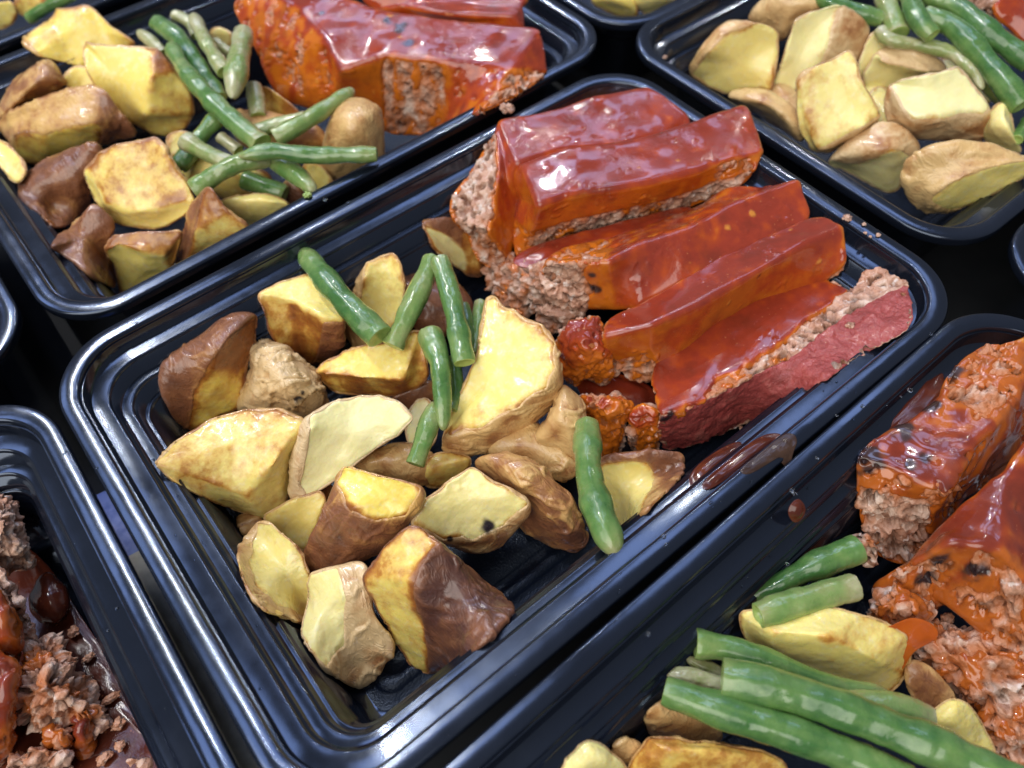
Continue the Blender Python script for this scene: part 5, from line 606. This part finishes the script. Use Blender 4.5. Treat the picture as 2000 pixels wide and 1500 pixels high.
class Dense:
    def __init__(s, V, Q):
        s.V, s.Q, s.n = V, Q, len(V); s.cnt = np.bincount(Q.ravel(), minlength=s.n).astype(float); s.cnt[s.cnt == 0] = 1
        e = V[Q[:, 0]] - V[Q[:, 1]]; s.el = float(np.median(np.linalg.norm(e, axis=1)))
    def f2v(s, a): return np.bincount(s.Q.ravel(), weights=np.repeat(a, 4), minlength=s.n) / s.cnt
    def v2f(s, a): return a[s.Q].mean(1)
    def blur(s, a, mm):
        k = int(max(1, min(60, (mm / s.el) ** 2)))
        for _ in range(k): a = s.f2v(s.v2f(a))
        return a
    def normals(s, V=None):
        V = s.V if V is None else V
        fn = np.cross(V[s.Q[:, 2]] - V[s.Q[:, 0]], V[s.Q[:, 3]] - V[s.Q[:, 1]])
        N = np.stack([np.bincount(s.Q.ravel(), weights=np.repeat(fn[:, k], 4), minlength=s.n) for k in range(3)], 1)
        return N / (np.linalg.norm(N, axis=1, keepdims=True) + 1e-12)
    def lap(s, V, mm):
        return np.stack([s.blur(V[:, k], mm) for k in range(3)], 1)
def submesh(Q, keep):
    q = Q[keep]; u, inv = np.unique(q, return_inverse=True); return u, inv.reshape(-1, 4)
def spots(V, sp):
    a = np.zeros(len(V))
    for x, y, z, r in sp:
        d = np.linalg.norm(V - np.array([x, y, z]), axis=1); k = np.argmin(d)
        d = np.linalg.norm(V - V[k], axis=1) + perlin(V / 2.6, 77) * r * .8
        a = np.maximum(a, 1 - sstep(.45, 1.1, d / r))
    return a

jobs = []
# potatoes
for tray, label, n, V, faces, cc, thick, tint, wr, back, lvl, sp in DATA['pot']:
    A, Fs = cage(V, n, [f[2] for f in faces], cc, thick)
    lab = [(f[0], f[1]) for f in faces] + [(1, back)] * (len(Fs) - len(faces))
    cr = {}; own = {}
    for k, f in enumerate(Fs):
        for a in range(len(f)):
            e = tuple(sorted((f[a], f[(a + 1) % len(f)]))); own.setdefault(e, []).append(k)
    for e, ks in own.items():
        if len(ks) == 2:
            a, b = lab[ks[0]], lab[ks[1]]
            if a[0] == 0 and b[0] == 0 and a != b: cr[e] = .42
            elif a[0] != b[0]: cr[e] = .36
    jobs.append(dict(kind='pot', A=A, Fs=Fs, lvl=lvl, nfix=len(V), crease=cr, lab=lab, meta=(tray, label, tint, wr, sp)))
for tray, label, kind, n, V, faces, cc, thick, gr, lvl, sp in DATA['meat']:
    A, Fs = cage(V, n, [f[2] for f in faces], cc, thick, .8)
    lab = [(f[0], f[1]) for f in faces] + [(.8 if kind == 'meatloaf_slice' and 'lying' not in label else .2, 0)] * (len(Fs) - len(faces))
    cr = {}; own = {}
    for k, f in enumerate(Fs):
        for a in range(len(f)):
            e = tuple(sorted((f[a], f[(a + 1) % len(f)]))); own.setdefault(e, []).append(k)
    nf = len(faces)
    for e, ks in own.items():
        if len(ks) == 2:
            if min(ks) < nf: cr[e] = .62 if kind == 'meatloaf_slice' else .1
            if lab[ks[0]][1] != lab[ks[1]][1]: cr[e] = .6
    jobs.append(dict(kind='meat', A=A, Fs=Fs, lvl=lvl, nfix=len(V), crease=cr, lab=lab, meta=(tray, label, kind, gr, sp)))
for tray, label, kind, n, V, faces, cc, thick, col, bulge in DATA['sauce']:
    A, Fs = cage(V, n, faces, cc, thick, .97, -44.8)
    jobs.append(dict(kind='sauce', A=A, Fs=Fs, lvl=4, nfix=len(V), crease={}, meta=(tray, label, kind, col, bulge, len(faces))))
subdivide(jobs)
bpy.data.collections.remove(TMP)

TR_NAME = {'C': 'central', 'UL': 'upper left', 'UR': 'upper right', 'RB': 'lower right', 'LB': 'lower left', 'T': 'far', 'TL': 'far left'}
def rot_rand(seed):
    r = np.random.default_rng(seed); q = np.linalg.qr(r.normal(size=(3, 3)))[0]; return q
for sd, jb in enumerate(jobs):
    D = Dense(jb['V'], jb['Q']); fid = jb['fid']; V = D.V
    base = V[np.argmin(V[:, 2])].copy(); org = (np.array([V[:, 0].mean(), V[:, 1].mean(), V[:, 2].min() + RIM])) * S
    if jb['kind'] == 'pot':
        tray, label, tint, wr, sp = jb['meta']
        sk_f = np.array([l[0] for l in jb['lab']], float)[fid]; br_f = np.array([l[1] for l in jb['lab']], float)[fid]
        sk0 = D.f2v(sk_f); sk = D.blur(sk0, .5); skw = D.blur(sk0, 2.2)
        brown = D.blur(D.f2v(br_f), 1.3)
        ed_f = np.zeros(D.n); 
        for vals in (np.array([hash((l[0], round(l[1], 2))) % 997 for l in jb['lab']], float)[fid],):
            a = D.f2v(vals); b2 = D.f2v(vals ** 2); ed_f = ((b2 - a * a) > 1e-3).astype(float)
        ed_f *= (D.f2v(1 - sk_f) > .01)
        edge = np.clip(D.blur(ed_f, 1.0) * (1.0 / max(.05, D.blur(ed_f, 1.0).max())) * 1.0, 0, 1) if ed_f.any() else ed_f
        N = D.normals(); Pn = V + sd * 17.3
        mask = sk + .22 * perlin(Pn / 3.1, 3) + .10 * perlin(Pn / 1.1, 4)
        RA = rot_rand(sd) * np.array([1.0, .42, .7])[:, None]
        Pw = Pn @ RA.T; Pw = Pw + .9 * np.stack([perlin(Pn / 6, 11), perlin(Pn / 6, 12), perlin(Pn / 6, 13)], 1)
        amp = sstep(-.25, .25, perlin(Pn / 9, 8))
        n1 = perlin(Pw / 5.0, 5); n2 = perlin(Pw / 2.8, 6)
        rid = np.exp(-(n1 / .085) ** 2); rid2 = np.exp(-(n2 / .10) ** 2)
        wrk = wr * amp * (.34 * rid + .15 * rid2 - .10 * np.exp(-((n1 - .2) / .1) ** 2))
        fl = 1 - skw
        disp = .75 * perlin(Pn / 9, 1) + .22 * perlin(Pn / 3.5, 2) + skw * wrk + fl * (.10 * perlin(Pn / 1.5, 9) + .05 * perlin(Pn / .7, 10)) - .38 * sstep(.45, 1.0, fl) * (1 - edge)
        W = V + N * disp[:, None]
        spv = spots(W, sp)
        root = empty('roast_potato', org, label, 'potato', 'roast potatoes in the %s tray' % TR_NAME[tray])
        b = mesh_np('flesh', W, D.Q, MAT['flesh'], dict(brown=brown, edge=edge, spot=spv), None, root, org)
        b['tint'] = float(tint)
        mf = D.v2f(mask); keep = mf > .5
        if keep.sum() > 20:
            N2 = D.normals(W); off = .34 * sstep(.5, .72, mask) - .16 * (1 - sstep(.48, .56, mask))
            u, q = submesh(D.Q, keep)
            cav = np.clip(.45 - wrk * 2.2, 0, 1)
            s_ = mesh_np('skin', (W + N2 * off[:, None])[u], q, MAT['skin'], dict(brown=brown[u], spot=spv[u], cav=cav[u]), None, root, org)
            s_['tint'] = float(tint)
    elif jb['kind'] == 'meat':
        tray, label, kind, gr, sp = jb['meta']
        sc_f = np.array([l[0] for l in jb['lab']], float)[fid]; cr_f = np.array([l[1] for l in jb['lab']], float)[fid]
        N = D.normals(); Pn = V + sd * 13.7
        s0 = D.blur(D.f2v(sc_f), 1.4)
        Pd = Pn * np.array([1, 1, .45])
        mask = s0 + .42 * perlin(Pd / 4.2, 21) + .20 * perlin(Pn / 1.8, 22)
        crs = D.blur(D.f2v(cr_f), .4)
        low = (.55 * perlin(Pn / 11, 23) + .45 * perlin(Pn / 4.5, 24)) * gr
        sm = V + N * low[:, None]
        bare = 1 - sstep(.42, .62, mask)
        Pq = Pn + 1.1 * np.stack([perlin(Pn / 2.5, 71), perlin(Pn / 2.5, 72), perlin(Pn / 2.5, 73)], 1); wo = worley(Pq / np.array([3.0, 1.7, 1.9]), 25); wo2 = worley(Pq / .95, 26)
        grain = (.34 * (.55 - wo) + .26 * (.55 - wo2) + 1.35 * perlin(Pn / 4.2, 27) + .85 * perlin(Pq / 1.9, 74) + .35 * perlin(Pq / .9, 75)) * gr
        pit = sstep(.22, .45, perlin(Pn / 2.4, 28)) * -1.8 * gr
        rough = (grain + pit) * (1 - .82 * crs) + crs * (.30 * perlin(Pn / 1.6, 29) + .15 * perlin(Pn / .8, 30) + .10 * (.5 - wo2))
        W = sm + N * (rough * bare - .35 * (1 - bare))[:, None]
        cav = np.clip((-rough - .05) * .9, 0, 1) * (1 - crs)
        spv = spots(sm, sp); wet = .8 * sstep(.18, .5, mask) * (1 - crs * .6)
        root = empty(kind, org, label, 'meatloaf', 'meatloaf pieces in the %s tray' % TR_NAME[tray])
        keep_c = D.v2f(crs) > .5
        at = dict(cav=cav, wet=wet, spot=spv)
        if keep_c.any():
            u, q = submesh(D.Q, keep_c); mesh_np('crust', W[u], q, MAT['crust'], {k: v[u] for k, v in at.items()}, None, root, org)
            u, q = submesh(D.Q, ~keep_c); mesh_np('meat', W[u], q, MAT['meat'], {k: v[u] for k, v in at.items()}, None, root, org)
        else:
            mesh_np('meat', W, D.Q, MAT['meat'], at, None, root, org)
        keep = D.v2f(mask) > .47
        if keep.sum() > 20:
            sm2 = V + N * (.5 * gr * perlin(Pn / 11, 23) + (gr - 1) * .8 * perlin(Pn / 4.5, 24))[:, None]; N2 = D.normals(sm2)
            th = .46 + .40 * sstep(.5, .95, s0) - 1.2 * (1 - sstep(.47, .60, mask)) + .20 * perlin(Pn / 8.5, 31) + .30 * sstep(.25, .5, perlin(Pn / 2.3, 34)) * sstep(.0, .4, perlin(Pn / 9, 35))
            u, q = submesh(D.Q, keep)
            if kind == 'meatloaf_chunk': sm2 = V + N * (low * 1.2 + .55 * rough)[:, None]
            up = np.clip(N2[:, 2], 0, 1)
            dep = np.clip(sstep(.5, 1.02, s0 + .30 * perlin(Pn * np.array([1, 1, .3]) / 3.6, 33)) * (.28 + .85 * up), 0, 1)
            mesh_np('glaze', (sm2 + N2 * th[:, None])[u], q, MAT['dark_glaze' if tray in ('RB', 'LB') else 'sauce'], dict(depth=dep[u], spot=spv[u]), None, root, org)
        if 'lying flat' in label: FRONT = (root, org)
    else:
        tray, label, kind, col, bulge, nfr = jb['meta']
        N = D.normals(); Pn = V + sd * 11.1
        fr = D.blur(D.f2v((fid < nfr).astype(float)), 2.0)
        W = V + N * (bulge * sstep(.4, 1., fr) + .3 * perlin(Pn / 5, 41) * fr)[:, None]
        o = mesh_np(kind, W, D.Q, {'r': MAT['sauce'], 'b': MAT['brown'], 'g': MAT['gravy'], 'o': MAT['orange']}[col],
                    dict(depth=np.clip(.9 + .4 * perlin(Pn / 5, 42), 0, 1), spot=np.zeros(D.n)), None, None, org)
        o.location = org; tag(o, label, 'sauce')

# ------------------------------------------------------------------ green beans
def catmull(P, m):
    P = np.array(P, float)
    if len(P) == 2: P = np.vstack([P[0], (P[0] + P[1]) / 2, P[1]])
    E = np.vstack([2 * P[0] - P[1], P, 2 * P[-1] - P[-2]]); out = []
    for i in range(1, len(E) - 2):
        p0, p1, p2, p3 = E[i - 1:i + 3]
        for k in range(20):
            t = k / 20.; out.append(.5 * (2 * p1 + (p2 - p0) * t + (2 * p0 - 5 * p1 + 4 * p2 - p3) * t * t + (-p0 + 3 * p1 - 3 * p2 + p3) * t ** 3))
    out.append(E[-2]); out = np.array(out)
    l = np.r_[0, np.cumsum(np.linalg.norm(np.diff(out, axis=0), axis=1))]; s = np.linspace(0, l[-1], m)
    return np.stack([np.interp(s, l, out[:, k]) for k in range(3)], 1), l[-1]
for bi, (tray, label, pts, r0, r1, ends, tint) in enumerate(DATA['bean']):
    rr = np.random.default_rng(100 + bi); m_, k_ = 90, 32
    C, ln = catmull(pts, m_); T = np.gradient(C, axis=0); T /= np.linalg.norm(T, axis=1, keepdims=True)
    Nn = np.cross(T, [0, 0, 1.]); Nn /= np.linalg.norm(Nn, axis=1, keepdims=True); Bn = np.cross(Nn, T)
    ph0 = rr.uniform(-.5, .5); u = np.linspace(0, 1, m_)
    rad = r0 + (r1 - r0) * u; sl = u * ln
    def endprof(d, kind, r):
        if kind == 't': return np.sqrt(np.clip(1 - (1 - np.clip(d / (r * 3.2), 0, 1)) ** 2.2, 0.012, 1))
        return .955 + .045 * np.sqrt(np.clip(d / (r * .35), 0, 1))
    rad = rad * endprof(sl, ends[0], r0) * endprof(ln - sl, ends[1], r1)
    rad = rad * (1 + .22 * perlin(np.stack([sl / 6.5, sl * 0 + bi * 3.3, sl * 0 + .5], 1), 57))
    rad = rad * (1 + .06 * np.sin(sl / (r0 + r1) * 2.4 + rr.uniform(0, 6)) * rr.uniform(.4, 1.2))
    ang = np.linspace(0, 2 * np.pi, k_, endpoint=False)
    flat = rr.uniform(.82, .92)
    ca, sa = np.cos(ang), np.sin(ang)
    seam = .07 * np.exp(-((np.angle(np.exp(1j * (ang - ph0 - 1.1)))) / .16) ** 2)
    W = C[:, None, :] + rad[:, None, None] * ((ca * (1 + seam))[None, :, None] * Nn[:, None, :] + (sa * flat * (1 + seam))[None, :, None] * Bn[:, None, :])
    Nrm = ca[None, :, None] * Nn[:, None, :] + sa[None, :, None] * Bn[:, None, :]
    Pf = W.reshape(-1, 3) + bi * 9.1; d = .16 * perlin(Pf / 3.2, 51) + .05 * perlin(Pf / 1.1, 52)
    # shrivelled lengthwise creases
    lw = np.stack([np.repeat(sl / 9., k_), np.tile(ca * 1.7, m_), np.tile(sa * 1.7, m_)], 1) + bi * 5
    d = d - .22 * np.clip(np.abs(perlin(lw * 1.6, 53)) * -3 + .5, 0, 1) * (.9 + 1.1 * tint)
    W = W.reshape(-1, 3) + Nrm.reshape(-1, 3) * d[:, None]
    Q = np.array([(i * k_ + j, i * k_ + (j + 1) % k_, (i + 1) * k_ + (j + 1) % k_, (i + 1) * k_ + j) for i in range(m_ - 1) for j in range(k_)])
    pale = np.exp(-sl / 4.5) * (.9 if ends[0] == 't' else .45) + np.exp(-(ln - sl) / 4.5) * (.9 if ends[1] == 't' else .45)
    stripe = np.clip(perlin(np.stack([np.repeat(sl / 14., k_), np.tile(np.cos(ang) * 3.4, m_), np.tile(np.sin(ang) * 3.4, m_)], 1) + bi * 3, 54) * 2.4, 0, 1)
    org = (np.array([C[:, 0].mean(), C[:, 1].mean(), W[:, 2].min() + RIM])) * S
    root = empty('green_bean', org, label, 'green bean', 'green beans in the %s tray' % TR_NAME[tray])
    p = mesh_np('pod', W, Q, MAT['bean'], dict(pale=np.repeat(pale, k_), stripe=stripe), None, root, org); p['tint'] = float(tint)
    for e, idx, tdir in ((ends[0], 0, -1), (ends[1], m_ - 1, 1)):
        if e != 'c': continue
        ringv = W[idx * k_:(idx + 1) * k_]; c = ringv.mean(0); tt = T[idx] * tdir
        rings = [ringv, c + (ringv - c) * .93 + tt * .12, c + (ringv - c) * .72 + tt * .02]
        hol = 'hollow' in label
        rings += [c + (ringv - c) * .55 - tt * (.9 if hol else .1), c + (ringv - c) * .3 - tt * (2.2 if hol else .25)]
        VV = np.vstack(rings + [c[None] - tt * (2.6 if hol else .25)])
        FF = [(a * k_ + j, a * k_ + (j + 1) % k_, (a + 1) * k_ + (j + 1) % k_, (a + 1) * k_ + j) for a in range(4) for j in range(k_)] + [(4 * k_ + j, 4 * k_ + (j + 1) % k_, 5 * k_) for j in range(k_)]
        if tdir < 0: FF = [tuple(reversed(f)) for f in FF]
        mesh_np('cut_end', VV, FF, MAT['bean_end'], None, None, root, org)

# fine grease and water specks spattered over the tray rims: nobody could count them
rg = np.random.default_rng(5); SV = []; SF = []
bm = bmesh.new(); bmesh.ops.create_icosphere(bm, subdivisions=1, radius=1.0); sv_ = np.array([v.co[:] for v in bm.verts]); sf_ = [[v.index for v in f.verts] for f in bm.faces]; bm.free()
for kk in ('C', 'C', 'UL', 'RB', 'UR', 'LB'):
    x, y, a, _ = TRAYS[kk]; a = math.radians(a)
    for q in range(60):
        d_ = rg.choice([rg.uniform(1, 4.2), rg.uniform(6.2, 9.8), rg.uniform(11.8, 13.6)]); z_ = 0 if d_ < 5 else (-5.6 if d_ < 11 else -11.2)
        hx, hy = 111 - d_, 75.6 - d_; s_ = rg.uniform(-1, 1)
        u_, v_ = ((s_ * (hx - 21), hy * rg.choice([-1, 1])) if rg.random() < .6 else (hx * rg.choice([-1, 1]), s_ * (hy - 21)))
        r_ = rg.uniform(.12, .42) * rg.uniform(.6, 1.2)
        c_ = np.array([x + u_ * math.cos(a) - v_ * math.sin(a), y + u_ * math.sin(a) + v_ * math.cos(a), z_])
        n0 = len(SV) * len(sv_); SV.append(sv_ * np.array([r_ * rg.uniform(1, 1.8), r_, r_ * .45]) + c_); SF += [tuple(i + n0 for i in f) for f in sf_]
gs = mesh_np('grease_specks', np.vstack(SV), SF, MAT['drop']); gs['kind'] = 'stuff'; gs['label'] = 'fine grease and water specks spattered over the tray rims'; gs['category'] = 'grease specks'

# ------------------------------------------------------------------ crumbs, flakes and water drops
def blob(name, c, w_, mat, sq=(1, 1, .7), rough=.35, seed=0, parent=None, org=None, wet=0.):
    bm = bmesh.new(); bmesh.ops.create_icosphere(bm, subdivisions=4, radius=1.0)
    P = np.array([v.co[:] for v in bm.verts]); F = [tuple(v.index for v in f.verts) for f in bm.faces]; bm.free()
    d = 1 + rough * (1.3 * perlin(P * 1.4 + seed * 7, 61) + .9 * perlin(P * 3.1 + seed, 62)) + rough * .6 * (.5 - worley(P * 2.2 + seed * 3.1, 63)) + rough * .5 * perlin(P * 6 + seed, 64)
    P = P * d[:, None] * np.array(sq) * w_ / 2
    org = np.array([c[0], c[1], c[2] + RIM]) * S if org is None else org
    n_ = len(P); cav = np.clip((1 - d) * 1.4, 0, 1)
    o = mesh_np(name, P + np.array(c), F, mat, dict(cav=cav, wet=np.full(n_, wet), spot=np.zeros(n_), depth=np.ones(n_)), None, parent, org)
    if parent is None: o.location = org
    return o
for i, (k, lab, c, w_) in enumerate(DATA['dot']):
    if k == 'drop':
        o = blob('water_drop', c, w_, MAT['drop'], (1, 1, .45), .06, i); tag(o, lab, 'water drop')
    elif k == 'mcrumb': blob('crumb', c, w_, MAT['meat'], (1, 1, .8), .55, i, FRONT[0], FRONT[1])
    elif k in ('crumb_l', 'crumb_r'):
        r_ = np.random.default_rng(i)
        o = blob('meat_crumb', c, w_, MAT['meat'], (r_.uniform(.8, 1.6), r_.uniform(.6, 1.1), .55), .38, i, wet=.35)
        tag(o, lab, 'crumb', {'crumb_l': 'meat crumbs lying in the brown sauce', 'crumb_r': 'loose meat crumbs below the lower right slices'}[k])
    else:
        o = blob({'crumb': 'meat_crumb',  'crumb_s': 'meat_crumb', 'flake': 'potato_flake', 'speck': 'salt_speck'}[k], c, w_, MAT['meat'] if k[0] == 'c' else MAT['bean_end'] if k == 'flake' else MAT['meat'], (1, 1, .6), .5, i)
        tag(o, lab, 'crumb', 'tiny crumbs on the right rim' if k == 'crumb_s' else None)
